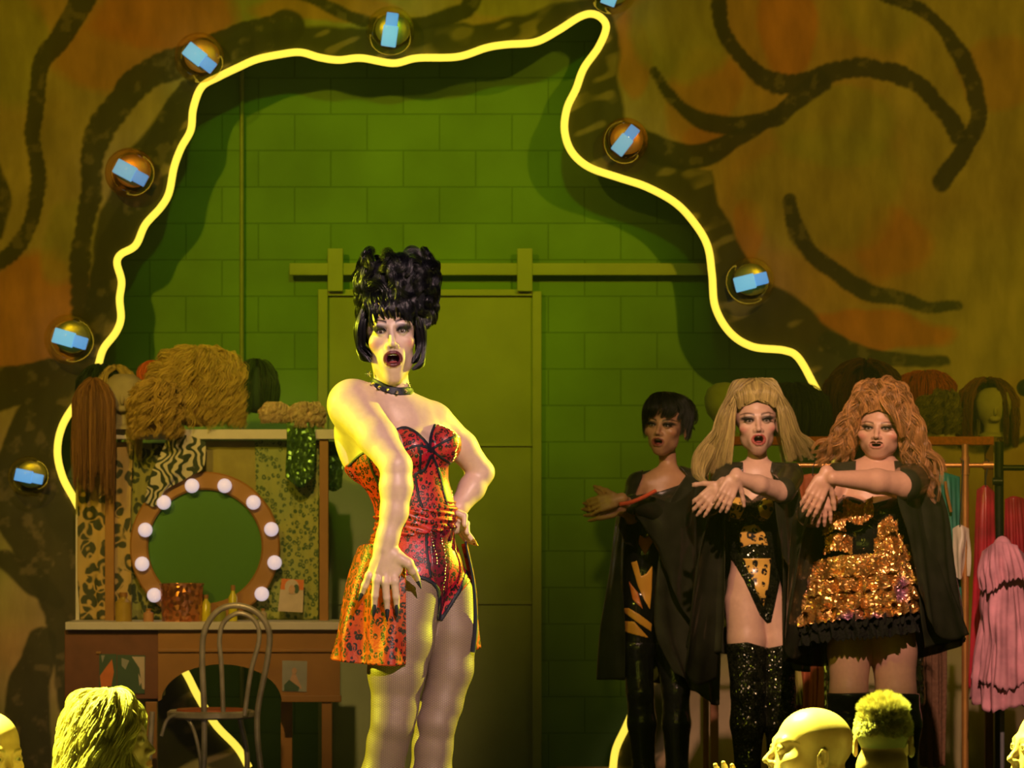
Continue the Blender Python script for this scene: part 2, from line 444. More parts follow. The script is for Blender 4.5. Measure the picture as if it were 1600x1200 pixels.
class Head:
    """skull and face in a local frame: x to the viewer's right, -y out of the face, z up, origin between the eyes' centres inside the skull"""
    def __init__(s, c, R, sc=(1, 1, 1), jaw=0.0, mouth=0.0, wide=1.0, smile=0.0, ears=True, neck_to=None):
        s.c = np.array(c, float); s.R = np.array(R); s.sc = np.array(sc, float); s.jaw = jaw; s.mouth = mouth; s.wide = wide; s.smile = smile; s.ears = ears
    def w(s, p): return s.c + s.R @ (np.array(p, float) * s.sc)
    def ww(s, P): return s.c + (np.asarray(P, float) * s.sc) @ s.R.T
    def loc(s, P): return ((P - s.c) @ s.R) / s.sc
    def carve(s, f, k=0.025):
        lo = s.c - 0.24 * s.sc.max(); hi = s.c + 0.24 * s.sc.max(); sl = f._sl(lo, hi); X, Y, Z = f._xyz(sl)
        X, Y, Z = X - s.c[0], Y - s.c[1], Z - s.c[2]
        LX, LY, LZ = ((X * s.R[0, j] + Y * s.R[1, j] + Z * s.R[2, j]) / s.sc[j] for j in range(3))
        LX, LY, LZ = (np.broadcast_to(q, np.broadcast_shapes(X.shape, Y.shape, Z.shape)).astype(np.float32) for q in (LX, LY, LZ))
        g = Local(LX, LY, LZ); j = s.jaw; w = s.wide
        g.ell((0, 0.012, 0.032), (.074, .092, .082), .01)
        g.ell((0, -.028, -.04 - j * .4), (.0545 * w, .058, .076 + j * .4), .035)
        g.ell((0, -.058, -.098 - j), (.021 * w, .016, .015), .03)
        for q in (-1, 1):
            g.ell((q * .040 * w, -.008, -.060 - j * .5), (.014, .025, .024), .03)
            g.ell((q * .046 * w, -.056, -.026), (.016, .017, .014), .028)
        g.cone((-.032, -.074, .018), (.032, -.074, .018), .011, .011, .018)
        # nose
        g.cone((0, -.080, .008), (0, -.102, -.030), .0062, .0085, .012)
        g.ell((0, -.103, -.034), (.0085, .0085, .0075), .006)
        for q in (-1, 1):
            g.ell((q * .0115, -.092, -.037), (.0062, .0085, .0065), .006)
            g.cone((q * .006, -.100, -.046), (q * .006, -.094, -.036), .0030, .0022, .002, 's')
            g.ell((q * .030, -.098, .000), (.0185, .013, .0125), .012, 's')   # eye sockets
        # lips around the mouth opening
        mz = -.066 - s.mouth * .45; mw = .0235 - s.mouth * .12; mh = .004 + s.mouth
        g.ell((0, -.076, mz), (.030, .016, .016 + mh), .022)
        if s.mouth > 0.002:
            g.ell((0, -.090, mz), (mw * .78, .030, mh), .004, 's')
            n = 14
            for i in range(n):
                a0, a1 = 2 * math.pi * i / n, 2 * math.pi * (i + 1) / n
                def P(a):
                    up = math.sin(a); z = mz + (mh + .002) * up + (s.smile * .01 * abs(math.cos(a)) ** 2)
                    if up > 0: z -= .0022 * math.exp(-(math.cos(a) / .25) ** 2)
                    return (mw * math.copysign(abs(math.cos(a)) ** .75, math.cos(a)), -.0925 + .012 * abs(math.cos(a)) ** 2, z)
                r = .0032 + .0028 * max(0, -math.sin((a0 + a1) / 2))
                g.cone(P(a0), P(a1), r, r, .003)
        else:
            g.cone((-.020, -.082, mz + .004), (.0, -.0935, mz + .0055), .0035, .0048, .004); g.cone((.0, -.0935, mz + .0055), (.020, -.082, mz + .004), .0048, .0035, .004)
            g.cone((-.018, -.082, mz - .004), (.0, -.0925, mz - .0055), .0035, .0056, .004); g.cone((.0, -.0925, mz - .0055), (.018, -.082, mz - .004), .0056, .0035, .004)
            g.cone((-.02, -.091, mz), (.02, -.091, mz), .0012, .0012, .002, 's')
        # eyelids: a ball a little larger than the eye, slit open
        for q in (-1, 1):
            g.ell((q * .030, -.0785, .000), (.0155, .0125, .0118), .004)
            g.ell((q * .030, -.095, -.0005), (.0128, .012, .0048), .002, 's')
        if s.ears:
            for q in (-1, 1):
                Re = rot(q * 22)
                g.ell((q * .080, .014, -.012), (.0065, .019, .031), .006, R=Re)
                g.ell((q * .087, .010, -.008), (.006, .011, .020), .003, 's', R=Re)
                g.ell((q * .083, .004, -.016), (.003, .004, .006), .003)
        s.smc = float(min(s.sc)); f._put(sl, g.d * s.smc, k, 'u')

class Local:
    def __init__(s, X, Y, Z): s.X, s.Y, s.Z = X, Y, Z; s.d = np.full(X.shape, 0.3, np.float32)
    def _put(s, e, k, op): s.d = smin(s.d, e, k) if op == 'u' else smax(s.d, -e, k)
    def ell(s, c, r, k=.01, op='u', R=None):
        X, Y, Z = s.X - c[0], s.Y - c[1], s.Z - c[2]
        if R is not None: X, Y, Z = (X * R[0, j] + Y * R[1, j] + Z * R[2, j] for j in range(3))
        k0 = np.sqrt((X / r[0]) ** 2 + (Y / r[1]) ** 2 + (Z / r[2]) ** 2); k1 = np.sqrt((X / r[0] ** 2) ** 2 + (Y / r[1] ** 2) ** 2 + (Z / r[2] ** 2) ** 2)
        s._put((k0 * (k0 - 1) / np.maximum(k1, 1e-6)).astype(np.float32), k, op)
    def cone(s, a, b, ra, rb, k=.01, op='u'):
        a = np.array(a, np.float32); b = np.array(b, np.float32); ab = b - a; L2 = float(ab @ ab) + 1e-9
        px, py, pz = s.X - a[0], s.Y - a[1], s.Z - a[2]; t = np.clip((px * ab[0] + py * ab[1] + pz * ab[2]) / L2, 0, 1)
        s._put((np.sqrt((px - t * ab[0]) ** 2 + (py - t * ab[1]) ** 2 + (pz - t * ab[2]) ** 2) - (ra + (rb - ra) * t)).astype(np.float32), k, op)

def blend(C, w, col):
    w = np.clip(w, 0, 1)[:, None]; return C * (1 - w) + np.array(col) * w

def face_paint(h, V, C, lips=(.28, .05, .07), shadow=(.09, .06, .09), high=None, blush=(.75, .25, .22), brow=(.03, .02, .02), liner=(.01, .01, .012), strength=1.0, lipw=1.0, browlift=.0):
    """real make-up and features, plus painted shade in nostrils and open mouth, as colour of the skin surface, in the head's frame"""
    P = h.loc(V); x, y, z = P[:, 0], P[:, 1], P[:, 2]; near = (np.abs(x) < .10) & (np.abs(z) < .17) & (y < .0) & (y > -.13)
    def g(cx, cz, rx, rz, p=2.0): return np.where(near, np.exp(-(((x - cx) / rx) ** 2 + ((z - cz) / rz) ** 2) ** (p / 2)), 0)
    for q in (-1, 1):
        if high is not None:
            C = blend(C, .7 * g(q * .030, .0165, .018, .0055, 4) * strength, high)
            C = blend(C, .6 * g(q * .032, -.0095, .014, .004, 4) * strength, high)
        C = blend(C, .55 * g(q * .056, -.032, .016, .012) * strength, blush)
        C = blend(C, .92 * g(q * .034, .0085, .023, .0088, 4) * strength, shadow); C = blend(C, .8 * g(q * .050, .0085, .010, .0065, 3) * strength, liner)
        C = blend(C, .95 * g(q * .0305, .0002, .0180, .0074, 6) * strength, liner)
        # brow: arched line
        u = (np.abs(x) * 1.0 - .036) / .024; zc = .0225 + browlift + .0055 * (1 - ((u - .15) ** 2)) - .002
        w = np.where(near & (np.sign(x) == q) & (np.abs(u) < 1), np.exp(-(((z - zc) / (.0026 * (1.15 - .6 * u.clip(-1, 1)) )) ** 2)), 0)
        C = blend(C, w, brow)
    mz = -.066 - h.mouth * .45; mw = .0235 - h.mouth * .12; mh = .004 + h.mouth
    e = ((x / (mw + .0045 * lipw)) ** 2 + ((z - mz) / (mh + .0062 * lipw)) ** 2) ** .5
    C = blend(C, np.where(near & (y < -.06), np.clip((1.05 - e) / .08, 0, 1), 0), lips)
    e2 = ((x / (mw * .74)) ** 2 + ((z - mz) / (mh * .92)) ** 2) ** .5
    if h.mouth > .002: C = blend(C, np.where(near, np.clip((1.0 - e2) / .12, 0, 1) , 0), (.03, .005, .006))  # shade of the mouth hollow painted dark
    C = blend(C, .75 * (g(-.0062, -.0445, .0032, .0028) + g(.0062, -.0445, .0032, .0028)) * (y < -.085), (.05, .015, .01))  # shade inside the nostrils painted dark
    return C

def eyes_of(h, parent, iris=(.10, .05, .02), lash=True, mats=None, look=(0, 0)):
    """two eyeballs with iris and pupil, lashes, teeth and tongue as children of the figure"""
    for q in (-1, 1):
        c = np.array([q * .030, -.0765, -.0004]); r = .0118; n, m = 24, 16
        V = []; 
        for i in range(m + 1):
            for k_ in range(n):
                a = math.pi * i / m; b_ = 2 * math.pi * k_ / n; V.append((math.sin(a) * math.cos(b_), -math.cos(a), math.sin(a) * math.sin(b_)))
        V = np.array(V); F = np.array([(i * n + k_, (i + 1) * n + k_, (i + 1) * n + (k_ + 1) % n, i * n + (k_ + 1) % n) for i in range(m) for k_ in range(n)])
        D = np.array([look[0], -1.0, look[1]], float); D /= np.linalg.norm(D); dd = V @ D
        C = np.where((dd > .985)[:, None], (.005, .005, .005), np.where((dd > .90)[:, None], iris, (.75, .72, .70)))
        o = link('eye', raw_mesh('eye', h.ww(c + V * r), F, True, C), mats['eye'], parent)
        if lash:
            b = MB()
            for k_ in range(17):
                t = k_ / 16.0; xx = (t - .5) * 2
                p0 = c + np.array([xx * .0138, -.0125 + .0045 * xx * xx, .0052 * (1 - xx * xx) + .0004])
                out = q * .004 + xx * .006; L_ = .0085 + .004 * t * (1 if q > 0 else 0) + .004 * (1 - t) * (1 if q < 0 else 0)
                p1 = p0 + np.array([out, -.006, L_ * .55]); p2 = p0 + np.array([out * 1.8, -.007, L_])
                b.tube(h.ww(np.array([p0, p1, p2])), [.0011, .0008, .0003], 4)
            ln = [c + np.array([(t - .5) * .031, -.0122 + .0045 * (2 * t - 1) ** 2, .0054 * (1 - (2 * t - 1) ** 2)]) for t in np.linspace(0, 1, 12)]
            b.tube(h.ww(np.array(ln)), .0013, 5)
            b.build('eyelash', mats['black'], parent)
    if h.mouth > .004:
        mz = -.066 - h.mouth * .45; mh = .004 + h.mouth; b = MB(); mw = .0235 - h.mouth * .12
        for i in range(-3, 4):
            b.box(h.w((i * .0052, -.0855 + abs(i) * .0012, mz + mh - .0028)), np.array((.0049, .004, .0060)) * h.sc, h.R, .001)
        b.build('teeth', mats['teeth'], parent)
        MB().ball(h.w((0, -.070, mz - mh * .55)), np.array((mw * .6, .014, .005)) * h.sc, R=h.R).build('tongue', mats['tongue'], parent)

def hand(f, wr, d, l, s=1.0, bend=(20, 25, 20), spread=6, k=.005, wr_r=.024, thumb=(.55, .75, -.35), nflip=1, tb=20):
    """palm, four fingers and thumb; d points to the fingers, l to the thumb side"""
    d = np.array(d, float); d /= np.linalg.norm(d); l = np.array(l, float); l -= d * (l @ d); l /= np.linalg.norm(l); n = np.cross(d, l) * nflip
    wr = np.array(wr, float)
    P = lambda a, b, c=0: wr + s * (d * a + l * b + n * c)
    f.cone(P(-.01, 0), P(.03, 0), wr_r * s, .026 * s, .012, flat=(n, .62))
    for b0, b1 in ((-.022, -.029), (-.008, -.010), (.008, .009), (.020, .027)): f.cone(P(.025, b0), P(.085, b1), .0135 * s, .0115 * s, .008, flat=(n, .85))
    tips = []
    for b, L_, r, sp in ((.027, .070, .0086, 1.2), (.009, .079, .0088, .35), (-.010, .073, .0084, -.45), (-.028, .057, .0075, -1.3)):
        p = P(.086, b); a = 0; dl = d * math.cos(math.radians(sp * spread)) + l * math.sin(math.radians(sp * spread)); pts = [p]
        for q, (fr, bd) in enumerate(zip((.45, .31, .24), bend)):
            a += math.radians(bd + (b * 60)); v = dl * math.cos(a) - n * math.sin(a); p = p + v * L_ * fr * s; pts.append(p)
        f.chain(pts, [r * s * 1.08, r * s, r * s * .9, r * s * .74], k); tips.append((pts[-1], v))
    t = d * thumb[0] + l * thumb[1] + n * thumb[2]; t /= np.linalg.norm(t); p0 = P(.022, .022); p1 = p0 + t * .042 * s
    t2 = t * math.cos(math.radians(tb)) + d * math.sin(math.radians(tb)); p2 = p1 + t2 * .030 * s; p3 = p2 + t2 * .022 * s
    f.chain([p0, p1, p2, p3], [.0135 * s, .0105 * s, .0095 * s, .0075 * s], .007)
    tips.append((p3, t2)); return tips

# ---------------------------------------------------------------- hair made of strands
def strands(guides, rad, n=24, thick=.0011, jit=.25, seg=None, seed=1, prof=None, flat=False):
    """guides: list of (k,3) polylines; each becomes n thin strands spread over a lock of radius rad"""
    r = np.random.default_rng(seed); VV = []; FF = []; CC = []; base = 0
    for gi, G in enumerate(guides):
        G = np.asarray(G, float); m = len(G); T = np.gradient(G, axis=0); T /= np.linalg.norm(T, axis=1)[:, None] + 1e-9
        u = np.cross(T[0], (0.3, 0.5, 0.81)); u /= np.linalg.norm(u) + 1e-9; U = []; Wv = []
        for i in range(m):
            u = u - T[i] * (u @ T[i]); u /= np.linalg.norm(u) + 1e-9; U.append(u); Wv.append(np.cross(T[i], u))
        U = np.array(U); Wv = np.array(Wv); t = np.linspace(0, 1, m)
        rr = rad[gi] if hasattr(rad, '__len__') else rad
        pf = (np.sin(np.pi * np.clip(t * .82 + .14, 0, 1)) ** .6) if prof is None else prof(t)
        tone = r.uniform(.25, .75)
        for k in range(n):
            a = 2 * math.pi * k / n + r.uniform(0, .6); q = rr * (r.uniform(.55, 1.0) if k % 3 else r.uniform(.1, .9))
            tw = r.uniform(-.5, .5)
            C = G + (q * pf)[:, None] * (np.cos(a + tw * t)[:, None] * U + np.sin(a + tw * t)[:, None] * Wv)
            C = C + (r.normal(0, jit * rr * .25, (1, 3)) * t[:, None] ** 1.5)
            w = thick * (1.0 - .75 * t ** 3) * r.uniform(.7, 1.3)
            A = r.uniform(0, 6.28)
            ring = [C + w[:, None] * (math.cos(A + b) * U + math.sin(A + b) * Wv) for b in (0, 2.094, 4.189)]
            V = np.stack(ring, 1).reshape(-1, 3); VV.append(V)
            i = np.arange(m - 1)
            for b in range(3):
                c = (b + 1) % 3; FF.append(np.stack([base + i * 3 + b, base + i * 3 + c, base + (i + 1) * 3 + c, base + (i + 1) * 3 + b], 1))
            tn = np.clip(tone + r.uniform(-.25, .25), 0, 1); CC.append(np.full((len(V), 3), tn)); base += len(V)
    return np.concatenate(VV), np.concatenate(FF), np.concatenate(CC)

def hair_obj(name, guides, rad, mat, parent, n=24, thick=.0011, jit=.25, seed=1, prof=None):
    V, F, C = strands(guides, rad, n, thick, jit, None, seed, prof)
    return link(name, raw_mesh(name, V, F, True, C), mat, parent)

def curl(path, r0, turns, phase=0, n=26, r1=None, hand=1):
    """helix around a path"""
    G = spline(path, n); T = np.gradient(G, axis=0); T /= np.linalg.norm(T, axis=1)[:, None] + 1e-9
    u = np.cross(T[0], (.2, .9, .1)); u /= np.linalg.norm(u); out = []
    for i in range(n):
        t = i / (n - 1); u = u - T[i] * (u @ T[i]); u /= np.linalg.norm(u) + 1e-9; v = np.cross(T[i], u)
        a = phase + hand * 2 * math.pi * turns * t; r = r0 + ((r1 if r1 is not None else r0) - r0) * t; r *= min(1, t * 5)
        out.append(G[i] + r * (math.cos(a) * u + math.sin(a) * v))
    return np.array(out)

# ---------------------------------------------------------------- cloth made of lofted outlines
def sheet(rows, nu=80, nv=60, folds=0, amp=.01, fold_grow=1.0, phase=0.0, thick=0.004, seed=0, jag=0.0):
    """rows: outlines from top to hem, each a list of 3-D points left to right; folds ripple along the surface normal"""
    r = np.random.default_rng(seed)
    A = np.array([spline(q, nu) for q in rows]); G = np.array([spline(A[:, i], nv) for i in range(nu)]).transpose(1, 0, 2)
    du = np.gradient(G, axis=1); dv = np.gradient(G, axis=0); nrm = np.cross(du, dv); nrm /= np.linalg.norm(nrm, axis=2)[:, :, None] + 1e-9
    u = np.linspace(0, 1, nu); v = np.linspace(0, 1, nv)
    wob = sum(r.uniform(.4, 1) * np.sin(2 * np.pi * (folds * f * u[None, :] + r.uniform(0, 1) + .25 * np.sin(3 * v[:, None] + r.uniform(0, 6)))) for f in (1, 1.63, .57)) / 2.0 if folds else 0
    a = amp * (v[:, None] ** fold_grow if fold_grow else np.ones((nv, 1)))
    G = G + nrm * (wob * a)[:, :, None] if folds else G
    if jag: G[-6:, :, 2] -= (np.abs(np.sin(folds * 2.3 * np.pi * u)) * jag * r.uniform(.5, 1, nu))[None, :] * np.linspace(0, 1, 6)[:, None]
    V = G.reshape(-1, 3); i, j = np.meshgrid(np.arange(nv - 1), np.arange(nu - 1), indexing='ij'); i, j = i.ravel(), j.ravel()
    F = np.stack([i * nu + j, i * nu + j + 1, (i + 1) * nu + j + 1, (i + 1) * nu + j], 1)
    if thick:
        n3 = nrm.reshape(-1, 3); n = len(V); V = np.vstack([V, V + n3 * thick]); F2 = F[:, ::-1] + n
        E = []
        rim = [(k, k + 1) for k in range(nu - 1)] + [((nv - 1) * nu + k + 1, (nv - 1) * nu + k) for k in range(nu - 1)] + [((k + 1) * nu, k * nu) for k in range(nv - 1)] + [(k * nu + nu - 1, (k + 1) * nu + nu - 1) for k in range(nv - 1)]
        E = np.array([(b, a, a + n, b + n) for a, b in rim]); F = np.vstack([F, F2, E])
    return V, F
def sheet_obj(name, rows, mat, parent=None, **kw):
    V, F = sheet(rows, **kw); return link(name, raw_mesh(name, V, F, True), mat, parent)
# ================================================================ the stage
DW, DF, DV, DC, DT, DS, DR = 20.4, 19.9, 19.2, 18.35, 16.4, 11.88, 17.6   # wall, painted flat, vanity, chair, trio, star, clothes rack

# back wall of painted concrete blocks
def block_mat():
    m, nt, b = new_mat('painted_blocks')
    co = coord(nt)
    sx = nt.nodes.new('ShaderNodeSeparateXYZ'); L(nt, co, sx.inputs[0]); cx = nt.nodes.new('ShaderNodeCombineXYZ')
    L(nt, sx.outputs['X'], cx.inputs['X']); L(nt, sx.outputs['Z'], cx.inputs['Y'])
    br = nt.nodes.new('ShaderNodeTexBrick'); L(nt, cx.outputs[0], br.inputs['Vector'])
    br.inputs['Scale'].default_value = 1.0; br.inputs['Brick Width'].default_value = .385; br.inputs['Row Height'].default_value = .1935
    br.inputs['Mortar Size'].default_value = .0055; br.inputs['Mortar Smooth'].default_value = .6
    br.inputs['Color1'].default_value = (.17, .33, .13, 1); br.inputs['Color2'].default_value = (.19, .36, .15, 1); br.inputs['Mortar'].default_value = (.12, .25, .10, 1)
    no = N(nt, 'ShaderNodeTexNoise', Scale=2.2, Detail=6.0); L(nt, co, no.inputs['Vector'])
    mx = N(nt, 'ShaderNodeMix', data_type='RGBA', blend_type='MULTIPLY'); mx.inputs[0].default_value = 1.0
    r = ramp(nt, no.outputs[0], [(.3, (.8, .8, .8)), (.7, (1.1, 1.1, 1.1))]); L(nt, br.outputs['Color'], mx.inputs[6]); L(nt, r.outputs[0], mx.inputs[7])
    L(nt, mx.outputs[2], b.inputs['Base Color']); b.inputs['Roughness'].default_value = .8
    inv = N(nt, 'ShaderNodeMath', operation='SUBTRACT'); inv.inputs[0].default_value = 1.0; L(nt, br.outputs['Fac'], inv.inputs[1]); bump(nt, b, inv.outputs[0], .35, .008)
    return m
M = {}
M['block'] = block_mat()
M['stage'] = plain('dark_stage_boards', (.035, .03, .026), .5, noise=.3, nscale=4)
o = MB().box((0, DW + .1, 2.4), (7.6, .2, 5.0)).build('wall_back', M['block'], None, False); setp(o, 'painted concrete block back wall of the stage washed in green light', 'wall', kind='structure')
o = MB().box((0, 12.6, -.05), (7.6, 16.2, .1)).build('floor', M['stage'], None, False); setp(o, 'dark stage floor below the performers', 'floor', kind='structure')
M['house'] = plain('house_carpet', (.03, .02, .02), .9, noise=.3, nscale=30)

# door of the loading bay
M['door'] = plain('door_paint', (.34, .40, .22), .55, noise=.12, nscale=3, bump_s=.1)
M['door_frame'] = plain('door_frame_paint', (.38, .44, .24), .55, noise=.1, nscale=5)
def pxbox(mb, x0, y0, x1, y1, D, depth, bev=0.0):
    a = W(x0, y0, D); b_ = W(x1, y1, D); c = (a + b_) / 2; c[1] = D + depth / 2
    return mb.box(c, (abs(b_[0] - a[0]), depth, abs(a[2] - b_[2])), None, bev)
dr = empty('door_1', W(670, 1200, DW), 'tall sliding panelled door in the block wall behind the dark-haired star', 'door'); dr['kind'] = 'structure'
Dd = DW - .07
pxbox(MB(), 508, 455, 838, 1206, Dd + .03, .035).build('door_leaf', M['door'], dr, False)
b = MB(); pxbox(b, 497, 452, 512, 1206, Dd - .005, .04, .004); pxbox(b, 832, 455, 846, 1206, Dd - .005, .04, .004); pxbox(b, 512, 452, 832, 462, Dd, .03, .004)
for y in (694, 941): pxbox(b, 512, y - 1, 832, y + 3, Dd + .012, .02)
b.build('door_frame', M['door_frame'], dr, False)
b = MB(); pxbox(b, 452, 411, 1105, 430, DW - .10, .05, .006); b.build('sliding_track', M['door_frame'], dr, False)
for x in (524, 820): pxbox(MB(), x - 12, 388, x + 12, 455, DW - .115, .03, .005).build('track_bracket', M['door_frame'], dr, False)
M['pipe'] = plain('pipe_paint', (.30, .34, .18), .5)
o = MB().tube([W(378, 60, DW - .04), W(378, 1206, DW - .04)], .011, 10).build('conduit_pipe', M['pipe']); setp(o, 'thin vertical pipe running down the block wall left of the door', 'pipe', kind='structure')

# painted flat with the ragged opening
OPEN = [(155, 570), (163, 545), (182, 520), (190, 498), (188, 468), (191, 440), (184, 412), (190, 398), (213, 384), (228, 352), (252, 325), (265, 302), (273, 262), (284, 232), (299, 204), (303, 170), (316, 137), (341, 122), (372, 107), (402, 94), (440, 86), (470, 83), (500, 91), (530, 95), (565, 92), (615, 100), (652, 92), (715, 90), (760, 76), (790, 71), (836, 67), (870, 50), (905, 28), (925, 23), (940, 30), (947, 45), (935, 75), (912, 108), (900, 140), (886, 170), (882, 205), (893, 238), (920, 262), (965, 278), (1010, 293), (1055, 318), (1085, 350), (1105, 385), (1112, 430), (1117, 480), (1140, 520), (1175, 542), (1225, 548), (1247, 560), (1270, 600),
        (1290, 640), (1303, 690), (1303, 730), (1285, 800), (1240, 880), (1165, 950), (1080, 1005), (1027, 1048), (998, 1092), (977, 1137), (962, 1170), (957, 1203),
        ]
OPENL = [(392, 1203), (372, 1168), (338, 1132), (310, 1087), (290, 1049), (255, 1000), (205, 930), (155, 850), (119, 783), (99, 745), (91, 705), (99, 665), (122, 628), (146, 600), (155, 570)]
outline = np.array([W(x, y, DF)[[0, 2]] for x, y in spline(np.array(OPEN, float), 420)])
outline_l = np.array([W(x, y, DF)[[0, 2]] for x, y in spline(np.array(OPENL, float), 160)])
hole = np.vstack([outline, outline_l[:-1]])

STR = [  # painted swirls: centre line in photo pixels, width at start, middle, end
    ([(1124, -40), (1122, 40), (1140, 85), (1170, 115), (1215, 132), (1260, 132), (1300, 118), (1350, 110), (1400, 118), (1445, 142), (1472, 175), (1490, 215)], (26, 30, 26)),
    ([(1350, -10), (1420, 8), (1470, 40), (1502, 82), (1520, 130), (1522, 180), (1506, 220), (1490, 250), (1468, 283)], (14, 28, 26)),
    ([(1012, 112), (1030, 142), (1065, 168), (1110, 188), (1160, 195), (1210, 182), (1250, 155), (1285, 130)], (10, 26, 34)),
    ([(985, 215), (1030, 232), (1080, 240), (1125, 232), (1175, 205), (1215, 175)], (40, 38, 16)),
    ([(1230, 318), (1240, 360), (1268, 398), (1318, 436), (1376, 462), (1440, 476), (1494, 474)], (20, 28, 14)),
    ([(1300, 535), (1360, 560), (1420, 570), (1475, 560)], (34, 26, 12)),
    ([(140, -30), (98, 55), (68, 110), (58, 200), (56, 300), (42, 350), (15, 395), (-30, 430)], (44, 26, 22)),
    ([(-8, 250), (6, 300), (-4, 370)], (20, 26, 14)),
    ([(440, 45), (370, 62), (300, 88), (230, 122), (178, 170), (150, 230), (137, 300), (130, 380), (130, 470), (132, 560)], (60, 36, 26)),
    ([(300, 140), (262, 195), (232, 250), (205, 320), (180, 380), (165, 450), (150, 520)], (40, 46, 40)),
    ([(460, -10), (520, 18), (580, 32), (660, 34), (720, 20), (735, -5)], (16, 20, 26)),
    ([(0, 610), (60, 600), (110, 615), (60, 680), (45, 760), (80, 850), (120, 950), (140, 1080)], (60, 110, 110)),
    ([(10, 870), (50, 905), (90, 950)], (30, 40, 20)),
    ([(60, 1010), (40, 1090), (50, 1200)], (50, 70, 80)),
    ([(1450, 690), (1560, 700), (1640, 680)], (10, 12, 10)),
]
# dark band that edges the opening: outer limit
BAND = [(130, 620), (115, 575), (140, 450), (150, 330), (190, 240), (240, 180), (300, 120), (350, 55), (420, 45), (540, 40), (640, 36), (740, 34), (820, 22), (880, 5), (960, -5), (967, 60), (964, 120), (972, 180), (1000, 214), (1060, 250), (1122, 262), (1130, 320), (1150, 370), (1182, 412), (1225, 445), (1290, 500), (1340, 535), (1380, 590), (1390, 720), (1330, 850), (1230, 960), (1120, 1040), (1060, 1100), (1030, 1203), (330, 1203), (280, 1150), (200, 1060), (120, 900), (60, 790), (50, 700), (90, 640)]
def vnoise(X, Z, f, seed):
    r = np.random.default_rng(seed); T = r.random((64, 64)); x, z = X * f + 100, Z * f + 100
    i, j = np.floor(x).astype(int), np.floor(z).astype(int); u, v = x - i, z - j; u, v = u * u * (3 - 2 * u), v * v * (3 - 2 * v)
    g = lambda a, b_: T[a % 64, b_ % 64]
    return (g(i, j) * (1 - u) + g(i + 1, j) * u) * (1 - v) + (g(i, j + 1) * (1 - u) + g(i + 1, j + 1) * u) * v
def fnoise(X, Z, f, seed, o=4): return sum(vnoise(X, Z, f * 2 ** k, seed + k) / 2 ** k for k in range(o)) / (2 - 2 ** (1 - o))
def flat_paint(X, Z):
    X2 = X + .05 * (fnoise(X, Z, 3, 50) - .5) * 2; Z2 = Z + .05 * (fnoise(X, Z, 3, 60) - .5) * 2
    tan = np.array((.44, .33, .20)); ora = np.array((.55, .20, .07)); oli = np.array((.34, .33, .12)); C = np.zeros(X.shape + (3,)) + tan
    n1 = fnoise(X, Z, .75, 1); n2 = fnoise(X, Z, .9, 20); n3 = fnoise(X, Z * .45 + X * .3, 9, 33); n4 = fnoise(X + Z, Z - X, 2.4, 44)
    def mix(C, w, c): w = np.clip(w, 0, 1)[..., None]; return C * (1 - w) + np.array(c) * w
    C = mix(C, np.minimum((n1 - .54) * 5, .7), ora * .6 + tan * .4); C = mix(C, (n2 - .52) * 6, oli)
    def patch(C, x, y, rx, ry, c, s=.8):
        p = W(x, y, DF); d = ((X2 - p[0]) / (rx * DF / FPX)) ** 2 + ((Z2 - p[2]) / (ry * DF / FPX)) ** 2
        return mix(C, s * np.clip((1.25 - d + (n4 - .5)) * 2.2, 0, 1), c)
    for x, y, rx, ry, s in ((250, 20, 120, 60, .9), (60, 500, 100, 120, .85), (180, 90, 90, 60, .6), (1230, 55, 45, 70, .85), (1090, 160, 60, 70, .5), (1370, 520, 110, 34, .95), (1390, 380, 60, 60, .6), (1120, 215, 50, 25, .7), (500, 10, 110, 25, .6), (1560, 120, 60, 60, .4), (1170, 360, 26, 46, .7), (985, 90, 24, 60, .6)):
        C = patch(C, x, y, rx, ry, ora, s)
    for x, y, rx, ry, s in ((1060, 60, 70, 70, .7), (1300, 200, 90, 60, .6), (1290, 300, 120, 90, .5), (20, 80, 60, 100, .7), (110, 380, 50, 60, .5), (820, 5, 90, 22, .6), (1380, 20, 60, 60, .4)):
        C = patch(C, x, y, rx, ry, oli, s)
    C *= (.82 + .36 * n3)[..., None]; C *= (.86 + .28 * n4)[..., None]
    dark = np.array((.052, .050, .020))
    bp = poly_sd([W(x, y, DF)[[0, 2]] for x, y in BAND], X2, Z2); n5 = fnoise(X * 2, Z * 2, 8, 70)
    hat = np.clip((vnoise(X * 1.2 + Z * .6, Z * 3 - X * 1.2, 7, 90) - .66) * 6, 0, 1)
    C = mix(C, np.clip(-bp / .02, 0, 1) * .95, dark + .0 * ora); C = mix(C, np.clip(-bp / .03, 0, 1) * hat * .75, tan * .75)
    for pts, (w0, w1, w2) in STR:
        P = np.array([W(x, y, DF)[[0, 2]] for x, y in spline(np.array(pts, float), 40)]); m = len(P); ww = (np.interp(np.linspace(0, 1, m), [0, .5, 1], [w0, w1, w2]) + 3) * DF / FPX / 2
        best = np.full(X.shape, 9.)
        for i in range(m): best = np.minimum(best, np.sqrt((X2 - P[i, 0]) ** 2 + (Z2 - P[i, 1]) ** 2) - ww[i])
        cov = np.clip(-best / .014 + .3, 0, 1)
        C = mix(C, cov * .96, dark * .85); C = mix(C, cov * np.clip((n5 - .60) * 8, 0, 1) * .45, tan * .6)
    return C
